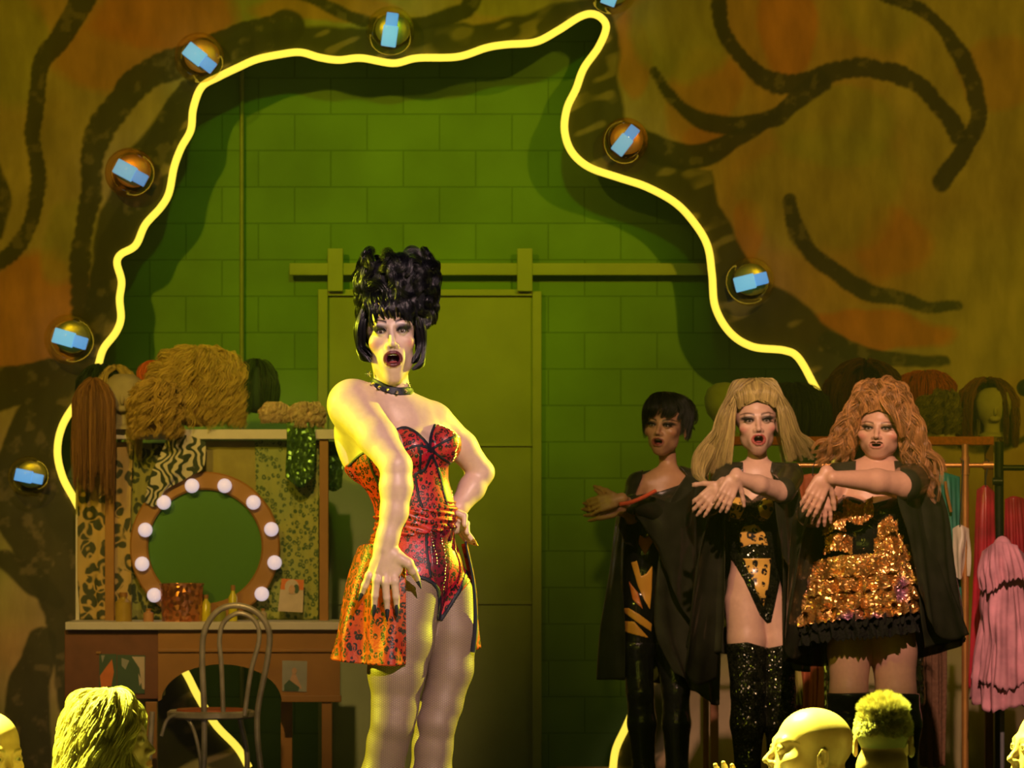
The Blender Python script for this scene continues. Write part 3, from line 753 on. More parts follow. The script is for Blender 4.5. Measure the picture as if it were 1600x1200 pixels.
def portal():
    h = .0085; x = np.arange(-3.3, 3.3, h); z = np.arange(0, 4.4, h); X, Z = np.meshgrid(x, z, indexing='ij')
    C = flat_paint(X, Z); sd = poly_sd(hole[::2], X, Z)
    keep = sd > .0; nx, nz = X.shape; ok = keep[:-1, :-1] & keep[1:, :-1] & keep[:-1, 1:] & keep[1:, 1:]
    I = np.argwhere(ok); F = np.stack([I[:, 0] * nz + I[:, 1], (I[:, 0] + 1) * nz + I[:, 1], (I[:, 0] + 1) * nz + I[:, 1] + 1, I[:, 0] * nz + I[:, 1] + 1], 1)
    used = np.unique(F); rm = np.full(nx * nz, -1); rm[used] = np.arange(len(used))
    V = np.stack([X.ravel(), np.full(nx * nz, DF) + .004 * (fnoise(X, Z, 12, 5).ravel() - .5), Z.ravel()], 1)[used]
    m, nt, b_ = new_mat('scenic_paint'); a = nt.nodes.new('ShaderNodeAttribute'); a.attribute_name = 'Col'
    no = N(nt, 'ShaderNodeTexNoise', Scale=9.0, Detail=8.0); co = coord(nt, (1, 1, .35)); L(nt, co, no.inputs['Vector'])
    mx = N(nt, 'ShaderNodeMix', data_type='RGBA', blend_type='MULTIPLY'); mx.inputs[0].default_value = 1
    L(nt, a.outputs[0], mx.inputs[6]); r = ramp(nt, no.outputs[0], [(.3, (.75, .75, .75)), (.7, (1.15, 1.15, 1.15))]); L(nt, r.outputs[0], mx.inputs[7]); L(nt, mx.outputs[2], b_.inputs['Base Color'])
    b_.inputs['Roughness'].default_value = .75; bump(nt, b_, no.outputs[0], .35, .01)
    o = link('painted_scenery_flat', raw_mesh('painted_scenery_flat', V, rm[F][:, :], True, C.reshape(-1, 3)[used]), m)
    s = o.modifiers.new('thickness', 'SOLIDIFY'); s.thickness = .03; s.offset = -1 if False else 1
    setp(o, 'ochre painted scenery flat with dark swirls around a ragged opening', 'scenery flat'); o['kind'] = 'structure'
portal()

M['neon'] = emis('neon_yellow', (1.0, .74, .07), 1.2)
lp = np.vstack([outline, outline_l[1:-1]]); n0 = len(outline)
lp = lp[:, :]; P3 = np.stack([lp[:, 0], np.full(len(lp), DF - .035), np.maximum(lp[:, 1], .02)], 1)
start = len(outline) ; P3 = np.vstack([P3[start:], P3[:start]])
o = MB().tube(spline(P3, 700), .0195, 10).build('neon_rope_light', M['neon']); setp(o, 'glowing yellow neon tube tracing the ragged edge of the opening', 'neon light')

# glass globe bulbs round the opening
def glass(name, c, rough=.02):
    m, nt, b_ = new_mat(name); tr = nt.nodes.new('ShaderNodeBsdfTransparent'); tr.inputs[0].default_value = (*c, 1)
    gl = nt.nodes.new('ShaderNodeBsdfGlossy'); gl.inputs['Roughness'].default_value = .08; gl.inputs[0].default_value = (1, .9, .6, 1)
    lw = nt.nodes.new('ShaderNodeLayerWeight'); lw.inputs[0].default_value = .35
    mx = nt.nodes.new('ShaderNodeMixShader'); k_ = N(nt, 'ShaderNodeMath', operation='MULTIPLY'); L(nt, lw.outputs['Facing'], k_.inputs[0]); k_.inputs[1].default_value = .4; L(nt, k_.outputs[0], mx.inputs[0]); L(nt, tr.outputs[0], mx.inputs[1]); L(nt, gl.outputs[0], mx.inputs[2])
    L(nt, mx.outputs[0], nt.nodes['Material Output'].inputs['Surface']); return m
M['glass_a'] = glass('amber_glass', (1.0, .93, .75)); M['glass_o'] = glass('orange_glass', (1.0, .80, .62)); M['glass_g'] = glass('olive_glass', (.98, .98, .80))
M['blue_refl'] = emis('blue_globe_reflection', (.15, .45, .82), .95); M['blue_refl2'] = emis('deep_blue_globe_reflection', (.10, .33, .88), .9)  # emissive blues that stand in for a reflection in each globe
M['brass'] = plain('brass', (.55, .33, .10), .3, 1.0, bump_s=0)
M['olive_back'] = plain('olive_lit_rim', (.42, .36, .05), .3, .3)  # colour of added discs that imitate the lit rims of the globes
M['amber_back'] = plain('amber_lit_rim', (.75, .38, .06), .35, .3)
BULBS = [(311, 90, 39, -38, 'glass_a', 'at the neon upper left corner'), (203, 270, 39, -28, 'glass_o', 'orange inside, left of the neon'),
         (108, 530, 39, -16, 'glass_g', 'bright, level with the star face at left'), (610, 48, 38, 82, 'glass_g', 'reflection upright, above the top neon'),
         (957, -16, 38, 70, 'glass_g', 'cut by the top edge'), (977, 220, 36, 52, 'glass_o', 'orange, in the neon right bend'),
         (1172, 440, 38, 14, 'glass_g', 'above the blonde performer'), (1331, 624, 34, 75, 'glass_a', 'under the large brown wig'), (44, 745, 32, -12, 'glass_g', 'dim, beside the left neon arc')]
for x, y, r, ang, g, where in BULBS:
    c = W(x, y, DF - .16); R_ = r * DF / FPX; th = math.radians(ang)
    e = empty('globe_bulb', c, 'glass globe bulb with modelled blue reflection, ' + where, 'light bulb', 'globe bulbs around the neon opening')
    MB().ball(c, R_, 28, 18).build('glass_globe', M[g], e)
    ax = np.array([math.cos(th), 0, math.sin(th)]); Rm = np.array([ax, [0, 1, 0], np.cross(ax, [0, 1, 0])]).T
    dim = y > 600
    MB().box(c + ax * R_ * .40, (R_ * .66, R_ * .30, R_ * .48), Rm, .006).build('blue_reflection_block', M['blue_refl2'] if True else None, e)  # glowing blocks here and below stand in for the globe's blue reflection
    MB().box(c - ax * R_ * .22, (R_ * .84, R_ * .36, R_ * .60), Rm, .006).build('blue_reflection_block', M['blue_refl2' if dim else 'blue_refl'], e)
    MB().lathe([(R_ * .42, 0), (R_ * .5, .02), (R_ * .34, .03), (R_ * .34, .09)], c + np.array([0, R_ * .86, 0]), 20, np.array([[1, 0, 0], [0, 0, 1], [0, -1, 0]])).build('socket', M['brass'], e)
    MB().ball(c + np.array([.01, R_ * .55, R_ * .12]), (R_ * .72, R_ * .12, R_ * .66)).build('lit_rim_disc', M['amber_back' if g != 'glass_g' else 'olive_back'], e)  # added disc, its colour stands in for the lit rim of the globe
# ================================================================ the star
M['skin'] = attr_skin('skin', .42); M['eye'] = attr_skin('eyeball', .12, bump_s=0.0); M['black'] = plain('black_lash', (.008, .008, .01), .4, bump_s=0)
M['teeth'] = plain('teeth', (.75, .70, .62), .25, bump_s=0, noise=.03); M['tongue'] = plain('tongue', (.45, .10, .10), .35)
M['black_hair'] = hair_mat('black_hair', (.0045, .0045, .009), .28, .6, .8)
FM = dict(eye=M['eye'], black=M['black'], teeth=M['teeth'], tongue=M['tongue'])
M['steel'] = plain('polished_steel', (.75, .72, .66), .2, 1.0, bump_s=0)
M['trim'] = plain('black_satin_binding', (.010, .012, .028), .55, bump_s=.2)
M['leo'] = leopard('red_leopard_satin', (.50, .05, .025), (.48, .010, .04), scale=72, rough=.42, coat=.15, size=1.05)
M['leo2'] = leopard('orange_leopard_satin', (.46, .07, .015), (.40, .02, .02), scale=60, rough=.42, coat=.1, size=1.1)

def fishnet():
    m, nt, b = new_mat('fishnet_tights'); co = coord(nt)
    sx = nt.nodes.new('ShaderNodeSeparateXYZ'); L(nt, co, sx.inputs[0])
    outs = []
    s_ = N(nt, 'ShaderNodeMath', operation='ADD'); L(nt, sx.outputs['X'], s_.inputs[0]); L(nt, sx.outputs['Y'], s_.inputs[1])
    for sg in (1, -1):
        a = N(nt, 'ShaderNodeMath', operation='MULTIPLY_ADD'); L(nt, sx.outputs['X'], a.inputs[0]); a.inputs[1].default_value = sg * .42; L(nt, sx.outputs['Z'], a.inputs[2])
        q = N(nt, 'ShaderNodeMath', operation='MULTIPLY'); L(nt, a.outputs[0], q.inputs[0]); q.inputs[1].default_value = 2 * math.pi / .0052
        c = N(nt, 'ShaderNodeMath', operation='COSINE'); L(nt, q.outputs[0], c.inputs[0]); outs.append(c)
    mx = N(nt, 'ShaderNodeMath', operation='MAXIMUM'); L(nt, outs[0].outputs[0], mx.inputs[0]); L(nt, outs[1].outputs[0], mx.inputs[1])
    r = ramp(nt, mx.outputs[0], [(.30, (.38, .27, .21)), (.95, (.12, .085, .065))]); L(nt, r.outputs[0], b.inputs['Base Color'])
    b.inputs['Roughness'].default_value = .45; bump(nt, b, mx.outputs[0], .25, .0015); return m
M['fishnet'] = fishnet()

def S(px, py, dy=0.0): return W(px, py, DS, dy)
U = DS / FPX      # metres for one photo pixel at the star
star = empty('person', S(640, 800) * np.array([1, 1, 0]), 'star performer in red leopard corset with tall black beehive wig, hand on thigh', 'person')

ax = axis([(S(500, 0)[0], S(790, 0)[0], .0024)]); ay = axis([(DS - .38, DS + .26, .0032)])
az = axis([(.0, .54, .006), (.54, S(0, 985)[2], .004), (S(0, 985)[2], S(0, 830)[2], .0028), (S(0, 830)[2], S(0, 625)[2], .0034), (S(0, 625)[2], S(0, 395)[2], .0021)])
f = Field(ax, ay, az)
fl = (0, 1, 0)
# torso, turned to the viewer's right and leaning back
f.ell(S(652, 895, .03), (70 * U, .125, 58 * U), rot(0, 0, -6), .03)
f.ell(S(628, 868, .05), (52 * U, .13, 48 * U), None, .04)
f.cone(S(650, 880, .03), S(650, 800, .01), 60 * U, 55 * U, .04, flat=(fl, .92))
f.cone(S(650, 800, .01), S(626, 712, .0), 54 * U, 68 * U, .04, flat=(fl, .82))
f.cone(S(626, 712, .0), S(612, 668, .01), 68 * U, 62 * U, .03, flat=(fl, .72))
f.cone(S(568, 640, -.03), S(668, 650, .06), 30 * U, 24 * U, .035)
f.cone(S(590, 660, .0), S(655, 665, .02), 42 * U, 36 * U, .04, flat=(fl, .8))
f.ell(S(546, 700, .03), (20 * U, .05, 48 * U), rot(0, 0, -18), .05)
f.chain([S(600, 640, .02), S(614, 618, .01), S(610, 578, .0)], [31 * U, 26 * U, 27 * U], .02)
f.cone(S(575, 615, .0), S(612, 606, .0), 10 * U, 16 * U, .03)
f.cone(S(622, 644, -.04), S(668, 640, .02), 5 * U, 5 * U, .018)   # collar bones
f.cone(S(610, 646, -.05), S(572, 640, -.055), 5 * U, 6 * U, .018)
# bust
f.ell(S(645, 702, -.075), (32 * U, .065, 31 * U), None, .016)
f.ell(S(694, 695, -.035), (25 * U, .06, 29 * U), None, .016)
torso = f.copy()
# legs
LEG1 = [S(640, 925, -.02), S(628, 1000, -.05), S(620, 1050, -.06), S(617, 1105, -.06), S(614, 1128, -.065), S(606, 1160, -.04), S(597, 1215, -.02), S(588, 1270, -.01), S(578, 1400, .0), S(576, 1425, .0)]
f.chain(LEG1, [r * U for r in (50, 48, 43, 34, 31, 30, 32, 28, 14, 15)], .02)
LEG2 = [S(700, 925, .06), S(706, 985, .05), S(704, 1045, .045), S(690, 1100, .04), S(681, 1128, .035), S(676, 1165, .05), S(673, 1215, .06), S(671, 1270, .07), S(668, 1400, .08), S(668, 1425, .08)]
f.chain(LEG2, [r * U for r in (42, 39, 34, 31, 30, 30, 32, 28, 14, 15)], .016)
for a, s_ in ((S(576, 1425, .0), -1), (S(668, 1425, .08), 1)):
    a = a.copy(); a[2] = .165
    f.chain([a, a + np.array([s_ * .01, -.09, -.075]), a + np.array([s_ * .015, -.155, -.135])], [.032, .034, .026], .02)
legs = f.copy()
# her right arm, reaching down in front to the thigh
f.cone(S(552, 634, -.03), S(590, 684, -.13), 37 * U, 29 * U, .03)
f.ell(S(549, 632, -.02), (35 * U, .06, 38 * U), None, .03)
f.cone(S(590, 684, -.13), S(619, 728, -.20), 29 * U, 24 * U, .02)
f.chain([S(619, 728, -.20), S(619, 760, -.205), S(616, 800, -.21), S(606, 838, -.217), S(602, 856, -.215)], [r * U for r in (23.5, 25, 21, 17, 17)], .015)
# her left arm, fist on the hip
f.cone(S(684, 658, .05), S(722, 698, .09), 25 * U, 23 * U, .03)
f.cone(S(722, 698, .09), S(752, 738, .12), 23 * U, 20 * U, .02)
f.chain([S(752, 738, .12), S(737, 763, .10), S(716, 794, .06), S(708, 806, .045)], [r * U for r in (20, 21, 15, 12)], .012)
# hand on the hip: fingers along the waist
f.ell(S(712, 815, .03), (13 * U, .025, 20 * U), None, .01)
for x0, y0, x1, y1, x2, y2, dy in ((716, 802, 726, 806, 726, 820, -.01), (717, 812, 729, 818, 730, 832, .01), (717, 820, 729, 832, 738, 843, .025), (717, 828, 728, 842, 741, 848, .045)):
    f.chain([S(x0, y0, dy), S(x1, y1, dy), S(x2, y2, dy - .01)], [5.2 * U, 5 * U, 4.2 * U], .004)
# hand on the thigh
f.chain([S(602, 856, -.215), S(604, 872, -.218), S(603, 890, -.212)], [17 * U, 20 * U, 20 * U], .012, flat=(fl, .55))
f.ell(S(603, 886, -.212), (26 * U, .018, 19 * U), rot(0, 0, 4), .012)
f.cone(S(617, 868, -.22), S(628, 876, -.215), 12 * U, 9 * U, .010)
FING = [([(584, 884), (577, 900), (570, 915), (565, 928)], -.150), ([(591, 886), (588.5, 906), (586, 930), (584.5, 950)], -.165), ([(603, 886), (602, 909), (604, 934), (605, 954)], -.170), ([(614, 884), (616.5, 908), (619, 932), (620, 950)], -.165)]
for pts, dy in FING:
    q = [S(x, y, dy - .03 + [-.015, -.028, -.020, -.004][i]) for i, (x, y) in enumerate(pts)]
    f.chain(q, [6.6 * U, 6.4 * U, 5.6 * U, 4.3 * U], .005)
    f.ell(q[1], (6.7 * U,) * 3, None, .006)
TH = [S(625, 872, -.22), S(638, 880, -.225), S(645, 892, -.21), S(652, 905, -.18)]
f.chain(TH, [9.5 * U, 8 * U, 6.8 * U, 5 * U], .006)
for x in (588, 597, 607): f.cone(S(x, 893, -.231), S(601 + (x - 598) * .4, 868, -.236), 1.5 * U, 1.0 * U, .006)
# head
R0 = rot(4, 3, -3)
hd = Head(S(610, 522, -.005), R0, (1.10, 1.06, 1.22), jaw=.014, mouth=.0105, wide=.98, ears=False)
hd.carve(f, .012)
V, F_ = surface_net(f.d, ax, ay, az)
C = np.zeros((len(V), 3)) + (.74, .53, .42)
C = face_paint(hd, V, C, lips=(.13, .018, .03), shadow=(.05, .025, .045), high=(.85, .78, .82), blush=(.72, .20, .22), brow=(.03, .012, .02), lipw=1.15, browlift=.0035)
P = hd.loc(V)
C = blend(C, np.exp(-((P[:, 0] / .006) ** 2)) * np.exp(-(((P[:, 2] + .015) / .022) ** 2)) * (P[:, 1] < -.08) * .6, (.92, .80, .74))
body = link('body', raw_mesh('body', V, F_, True, C), M['skin'], star)
eyes_of(hd, star, (.05, .03, .02), True, FM)
print('star body', len(V))

def px_poly(P, fn=S): return np.array([fn(x, y)[[0, 2]] for x, y in P])
def garment(src, off, poly, name, mat, parent, lo, hi, smooth=.002, fn=S, relax_it=1, keep=None):
    g = src.crop(lo, hi); g.d = g.d - off
    g.poly_clip(px_poly(poly, fn), smooth)
    if keep is not None: keep(g)
    V, F = surface_net(g.d, g.ax, g.ay, g.az)
    if relax_it: V = relax(V, F, relax_it, .5)
    return link(name, raw_mesh(name, V, F, True), mat, parent)
SUIT = [(538, 729), (560, 712), (580, 701), (608, 688), (620, 672), (634, 668), (650, 675), (664, 688), (673, 700), (675, 680), (679, 665), (686, 663), (703, 670), (722, 684), (722, 730), (716, 780), (742, 845), (754, 882), (730, 915), (706, 940), (690, 968), (685, 966), (687, 940), (684, 918), (668, 905), (650, 898), (620, 900), (560, 935), (540, 890), (558, 820), (560, 800), (536, 742)]
lo, hi = S(530, 985, 0) - (0, .3, 0), S(760, 655, 0) + (0, .3, 0)
oc = garment(legs, .0042, SUIT, 'leopard_corset', M['leo'], star, lo, hi); me = oc.data; cors_V = [v.co[:] for v in me.vertices]; cors_F = [tuple(p.vertices) for p in me.polygons]
def band(lines, w, name, mat, parent, src, off, lo, hi, fn=S, front=None):
    g = src.crop(lo, hi); g.d = g.d - off; X, Z = np.meshgrid(g.ax, g.az, indexing='ij'); e = np.full(X.shape, 9.)
    for P in lines: e = np.minimum(e, line_d(px_poly(spline(np.array(P, float), 14), fn), X, Z) - w)
    g.d = smax(g.d, e[:, None, :].astype(np.float32), .001)
    V, F = surface_net(g.d, g.ax, g.ay, g.az); V = relax(V, F, 1, .5)
    return link(name, raw_mesh(name, V, F, True), mat, parent)
band([[(620, 673), (634, 669), (650, 676), (664, 689), (673, 701)], [(673, 701), (675, 680), (680, 665)], [(636, 704), (652, 698), (668, 700), (674, 707)],
      [(673, 704), (690, 694), (712, 682)], [(676, 704), (688, 714), (704, 725)], [(650, 741), (664, 735), (674, 714)], [(659, 706), (657, 738)],
      [(545, 728), (562, 713), (580, 703)], [(574, 706), (583, 735), (596, 762)], [(676, 712), (688, 740), (694, 765), (701, 792)], [(650, 744), (655, 775), (664, 800)],
      [(667, 832), (668, 860), (674, 900)]],
     2.4 * U, 'satin_binding', M['trim'], star, legs, .0060, lo, hi)
band([[(650, 899), (670, 905), (685, 919), (688, 942), (687, 966)], [(733, 885), (722, 916), (706, 942), (690, 967)]], 3.0 * U, 'leg_binding', M['trim'], star, legs, .0064, lo, hi)
garment(legs, .0060, [(672, 830), (706, 826), (705, 880), (699, 930), (690, 960), (686, 918), (675, 899)], 'jewelled_panel', leopard('dark_leopard_satin', (.22, .012, .03), (.16, .008, .03), scale=85, rough=.3), star, lo, hi)
cr = MB(); rr_ = np.random.default_rng(4)
from mathutils.bvhtree import BVHTree
bv = BVHTree.FromPolygons(cors_V, cors_F)
for P, n in (([(545, 728), (562, 713), (580, 703)], 12), ([(686, 664), (703, 671), (716, 684)], 16), ([(716, 690), (711, 716), (704, 726)], 14), ([(690, 836), (697, 880), (692, 935)], 22), ([(544, 735), (566, 772), (586, 802)], 20), ([(640, 700), (655, 712), (668, 708)], 9), ([(704, 735), (706, 775), (707, 792)], 12), ([(676, 838), (684, 880)], 10)):
    for x, y in spline(np.array(P, float), n):
        o_ = S(x + rr_.uniform(-1, 1), y + rr_.uniform(-1, 1)); hit = bv.ray_cast(Vector((o_[0], DS - .5, o_[2])), Vector((0, 1, 0)))
        if hit[0] is not None: cr.ball(np.array(hit[0]) - (0, .0015, 0), .0021, 6, 4)
oc = cr.build('crystal_trim', M['steel'], star)
oc['kind'] = 'stuff'
# gathered wrap at the waist
def wrap_keep(g):
    X, Y, Z = g.ax[:, None, None], g.ay[None, :, None], g.az[None, None, :]
    w = np.sin(2 * np.pi * (Z + .18 * X) / .019 + 2.0 * np.sin(X * 22)) * .6 + np.sin(2 * np.pi * (Z - .1 * X) / .031 + 1.0) * .4
    g.d = g.d - (.0045 + .0042 * w).astype(np.float32)
garment(legs, .0035, [(560, 812), (600, 806), (650, 798), (695, 788), (722, 784), (730, 812), (712, 822), (668, 830), (610, 842), (556, 850)], 'gathered_waistband', M['leo'], star, S(540, 870) - (0, .3, 0), S(740, 770) + (0, .3, 0), keep=wrap_keep)
# tights: both legs, up under the suit
garment(legs, .0020, [(520, 960), (640, 880), (690, 880), (760, 860), (765, 1200), (760, 1420), (540, 1420), (520, 1200)], 'fishnet_tights', M['fishnet'], star, S(520, 1450) * (1, 1, 0) - (0, .35, -.02), S(765, 860) + (0, .35, 0))
# split overskirt: the panel on the viewer's left, lining edge at the right
T0 = [S(633, 868, -.150), S(610, 858, -.170), S(585, 850, -.13), S(566, 852, -.05), S(560, 860, .05), S(575, 862, .13)]
T1 = [S(634, 920, -.178), S(605, 915, -.180), S(574, 905, -.125), S(550, 905, -.03), S(545, 910, .07), S(560, 915, .14)]
T2 = [S(634.5, 985, -.178), S(604, 985, -.180), S(566, 975, -.12), S(538, 975, -.03), S(533, 980, .07), S(548, 982, .15)]
T3 = [S(635, 1039, -.172), S(602, 1040, -.178), S(560, 1037, -.12), S(528, 1033, -.03), S(524, 1030, .08), S(540, 1030, .16)]
sheet_obj('overskirt_panel', [T0, T1, T2, T3], M['leo2'], star, nu=150, nv=70, folds=3.2, amp=.026, fold_grow=.7, thick=.003, seed=5)
T0 = [S(728, 846, .02), S(730, 848, .06), S(722, 850, .11)]; T1 = [S(741, 910, .03), S(743, 915, .08), S(736, 915, .13)]; T2 = [S(744, 965, .03), S(746, 968, .09), S(738, 966, .14)]; T3 = [S(739, 1018, .02), S(750, 1013, .09), S(744, 1008, .15)]
sheet_obj('overskirt_panel', [T0, T1, T2, T3], M['leo2'], star, nu=40, nv=50, folds=1.2, amp=.006, thick=.003, seed=8)
MB().tube(spline([S(727, 846, .0), S(739, 905, .0), S(743, 965, .0), S(739, 1019, .0)], 30), np.interp(np.linspace(0, 1, 30), [0, 1], [1.6 * U, 4.2 * U]), 8).build('skirt_binding', M['trim'], star)
# black pointed nails
for pts, tip in (((565, 928), (560, 940)), ((584.5, 950), (583, 966)), ((605, 954), (605, 971)), ((620, 950), (620, 965)), ((652, 905), (658, 920))):
    dy = -.188 if tip[0] != 560 else -.168
    if pts[0] == 652: dy = -.16
    a = S(*pts, dy - .022); c = S(*tip, dy - .018)
    MB().tube([a - (c - a) * .35, a, (a + c) / 2, c], [2.0 * U, 3.6 * U, 3.0 * U, .6 * U], 8).build('fingernail', M['trim'], star)
M['gold_nail'] = plain('gold_nail', (.55, .28, .06), .25, .4)
for x, y, x2, y2, dy in ((726, 820, 727, 827, -.02), (738, 843, 744, 847, .012), (741, 848, 747, 853, .03)):
    a, c = S(x, y, dy), S(x2, y2, dy); MB().tube([a, (a + c) / 2, c], [3.4 * U, 2.6 * U, .6 * U], 7).build('fingernail', M['gold_nail'], star)
# studded choker
M['steel'] = plain('polished_steel', (.75, .72, .66), .2, 1.0, bump_s=0)
ck = band([[(580, 596), (600, 606), (620, 612), (640, 611)]], 6.2 * U, 'choker', M['trim'], star, torso, .004, S(575, 630) - (0, .2, 0), S(648, 585) + (0, .2, 0))
for x, y, dy in ((584, 600, -.035), (594, 605, -.052), (606, 609, -.058), (620, 613, -.058), (633, 611, -.045)):
    a = S(x, y, dy); n = np.array([(x - 612) / 40.0, -1, -.1]); n /= np.linalg.norm(n)
    MB().tube([a, a + n * .008, a + n * .018], [3.0 * U, 2.6 * U, .4 * U], 8).build('choker_stud', M['steel'], ck)
for x, y in ((576, 584), (638, 602)):
    b = MB()
    for k in range(6):
        a = 2 * math.pi * k / 6; c = S(x, y, -.02); b.tube([c, c + .012 * np.array([math.cos(a), -.3, math.sin(a)])], [.0022, .0006], 5)
    b.ball(S(x, y, -.022), .004).build('earring', M['steel'], star)
# shoes
M['patent'] = plain('black_patent', (.01, .01, .012), .15, bump_s=0, coat=.6)
for x, dy, s_ in ((576, .0, -1), (668, .08, 1)):
    a = S(x, 1425, dy); a[2] = .165; b = MB()
    b.tube(spline([a + (0, .035, -.01), a + (s_ * .008, -.05, -.075), a + (s_ * .014, -.13, -.135), a + (s_ * .016, -.19, -.148)], 14), np.interp(np.linspace(0, 1, 14), [0, .4, .8, 1], [.036, .040, .036, .012]), 14)
    b.tube([a + (0, .04, -.03), (a[0], a[1] + .045, .0)], [.016, .006], 10).build('high_heel_shoe', M['patent'], star)

# the wig: rolled curls piled high, fringe and side pieces
def hw(p): return hd.w(p)
GC = []; RC = []
r_ = np.random.default_rng(12)
def surf(th, z):   # outline of the piled hair in px around its axis, z in px above the fringe line
    return np.interp(z, [-14, 5, 25, 50, 75, 92, 104, 112], [50, 60, 66, 69, 67, 60, 42, 12])
# solid core so no background shows between the curls
cx0 = 620
core = MB()
zz = np.linspace(-10, 100, 16); Vc = []
for z_ in zz: Vc.append([max(4, surf(0, z_ + 8) - 13) * U, z_ * U])
core.lathe([(max(r, .001), z) for r, z in Vc], S(cx0, 522, .03) , 28)
core.V[-1][:, 2] += S(0, 500)[2] - S(0, 522)[2]
M['hair_core'] = plain('wig_under_hair', (.006, .006, .010), .6, bump_s=.6, nscale=60)
b_core = core.build('wig_base', M['hair_core'], star)
lev = 0
for z0, num, rr in ((-8, 10, 11), (6, 13, 13), (20, 15, 14), (36, 15, 15), (52, 15, 15), (66, 15, 15), (78, 13, 14), (88, 10, 13), (95, 6, 12)):
    for i in range(num):
        th = 2 * math.pi * (i + .5 * (lev % 2)) / num + r_.uniform(-.15, .15)
        if math.sin(th) > .75 or (z0 < 0 and math.sin(th) < -.3): continue
        if z0 > 84: num_ = 0
        R1 = (surf(th, z0) - 11) * U; z = S(0, 498 - z0)[2] + r_.uniform(-3, 3) * U
        c = np.array([S(cx0, 0)[0] + R1 * math.cos(th), DS + .03 + R1 * math.sin(th) * .95, z])
        nrm = np.array([math.cos(th), math.sin(th), .4 * (z0 > 75) + .4 * (z0 > 85)]); nrm /= np.linalg.norm(nrm)
        tg = np.cross((0, 0, 1), nrm); tg /= np.linalg.norm(tg); up = np.cross(nrm, tg)
        ang = r_.uniform(-.9, .9) + (math.pi if r_.random() < .5 else 0); d1 = math.cos(ang) * tg + math.sin(ang) * up; d2 = np.cross(nrm, d1)
        Rr = rr * U * r_.uniform(.85, 1.2); pts = []; turn = r_.uniform(.8, 1.45); tight = r_.uniform(.3, .7)
        # a rolled C or S curl lying on the pile
        for q in np.linspace(0, 1, 18):
            a = q * turn * math.pi - .8; rad_ = Rr * (1.25 - tight * q)
            pts.append(c + rad_ * (math.cos(a) * d1 + math.sin(a) * d2) + nrm * (.002 + .010 * math.sin(q * math.pi)))
        GC.append(np.array(pts)); RC.append(7.2 * U * r_.uniform(.8, 1.15))
    lev += 1
hair_obj('curl', GC, RC, M['black_hair'], b_core, n=84, thick=.00055, jit=.35, seed=3, prof=lambda t: .35 + .65 * np.sin(np.pi * np.clip(t * .95 + .03, 0, 1)) ** .5)
# fringe
GF = []; RF = []
for i in range(26):
    t = i / 25.0; x0 = -.066 + .132 * t; xe = -.058 + .118 * t + r_.uniform(-.004, .004)
    ze = .026 + .018 * abs(2 * t - 1) ** 0 * 0 + (-.012 * (abs(2 * t - 1) > .72)) + r_.uniform(-.006, .009) + .016 * math.exp(-((t - .42) / .12) ** 2)
    P = [(x0 * .95, -.045, .108), (x0 * 1.04, -.087 + .45 * x0 * x0 * 9, .083), (xe * 1.02, -.100 + 8.0 * xe * xe, .058), (xe + .004, -.099 + 8.5 * xe * xe, ze)]
    P[2] = (P[2][0] + .012 * math.sin(i * 1.9), P[2][1], P[2][2]); P[3] = (P[3][0] + .018 * math.sin(i * 1.9 + .4), P[3][1], P[3][2] + .004); GF.append(hd.ww(spline(np.array(P), 14))); RF.append(.010)
hair_obj('fringe', GF, RF, M['black_hair'], star, n=60, thick=.0006, jit=.3, seed=4, prof=lambda t: 1 - .75 * t)
# side pieces, curving in at the jaw
GS = []; RS = []
for q, zend, inx, of in ((-1, -.060, .010, 0), (1, -.085, .016, 0), (-1, -.050, .008, -.014), (1, -.070, .012, -.013)):
    for i in range(17):
        t = i / 16.0
        P = [(q * .068, -.04 + .09 * t, .07), (q * (.088 + .006 * math.sin(t * 3)), -.045 + .105 * t, .02), (q * (.092 - .002 * t), -.04 + .1 * t, -.03), (q * (.082 + .008 * t), -.046 + .09 * t, zend + .012), (q * (.070 + .014 * t - inx * (1 - t)), -.050 + .08 * t, zend - .012 * (1 - t))]
        P = np.array(P); P[:, 0] += q * of; P[:, 1] += (.012 if of else 0); GS.append(hd.ww(spline(P, 18))); RS.append(.011)
hair_obj('side_hair', GS, RS, M['black_hair'], star, n=70, thick=.0006, jit=.2, seed=6, prof=lambda t: .9 - .5 * t ** 2)
# back of the wig under the pile
MB().ball(hw((0, .035, .035)), (.088, .092, .115)).build('wig_cap', M['hair_core'], star)
# ================================================================ three backing performers, wrists crossed in front
CUR = [DT]
def T(px, py, dy=0.0): return W(px, py, CUR[0], dy)
UT = DT / FPX
def satin(name, c, rough=.35, alpha=0.0, coat=.3):
    m, nt, b = new_mat(name); no = N(nt, 'ShaderNodeTexNoise', Scale=9.0, Detail=4.0); L(nt, coord(nt), no.inputs['Vector'])
    c = np.array(c); r = ramp(nt, no.outputs[0], [(.3, tuple(c * .7)), (.7, tuple(c * 1.4))]); L(nt, r.outputs[0], b.inputs['Base Color'])
    b.inputs['Roughness'].default_value = rough; b.inputs['Coat Weight'].default_value = coat; b.inputs['Alpha'].default_value = 1 - alpha
    bump(nt, b, no.outputs[0], .25, .01); return m
M['robe'] = satin('sheer_black_robe', (.036, .038, .022), .30, .12)
M['latex'] = satin('black_latex', (.012, .013, .010), .16, 0, .8)
M['leather_boot'] = plain('black_wrinkled_patent', (.016, .018, .014), .16, nscale=24, bump_s=.9, coat=.9)
M['sequin_black'] = sequin('black_sequins', (.02, .025, .015), (.05, .055, .03), 170, .7, .2)
M['gold_leo'] = leopard('gold_leopard_sequins', (.85, .52, .10), (.72, .42, .08), scale=30, rough=.28, coat=.3, size=.9)
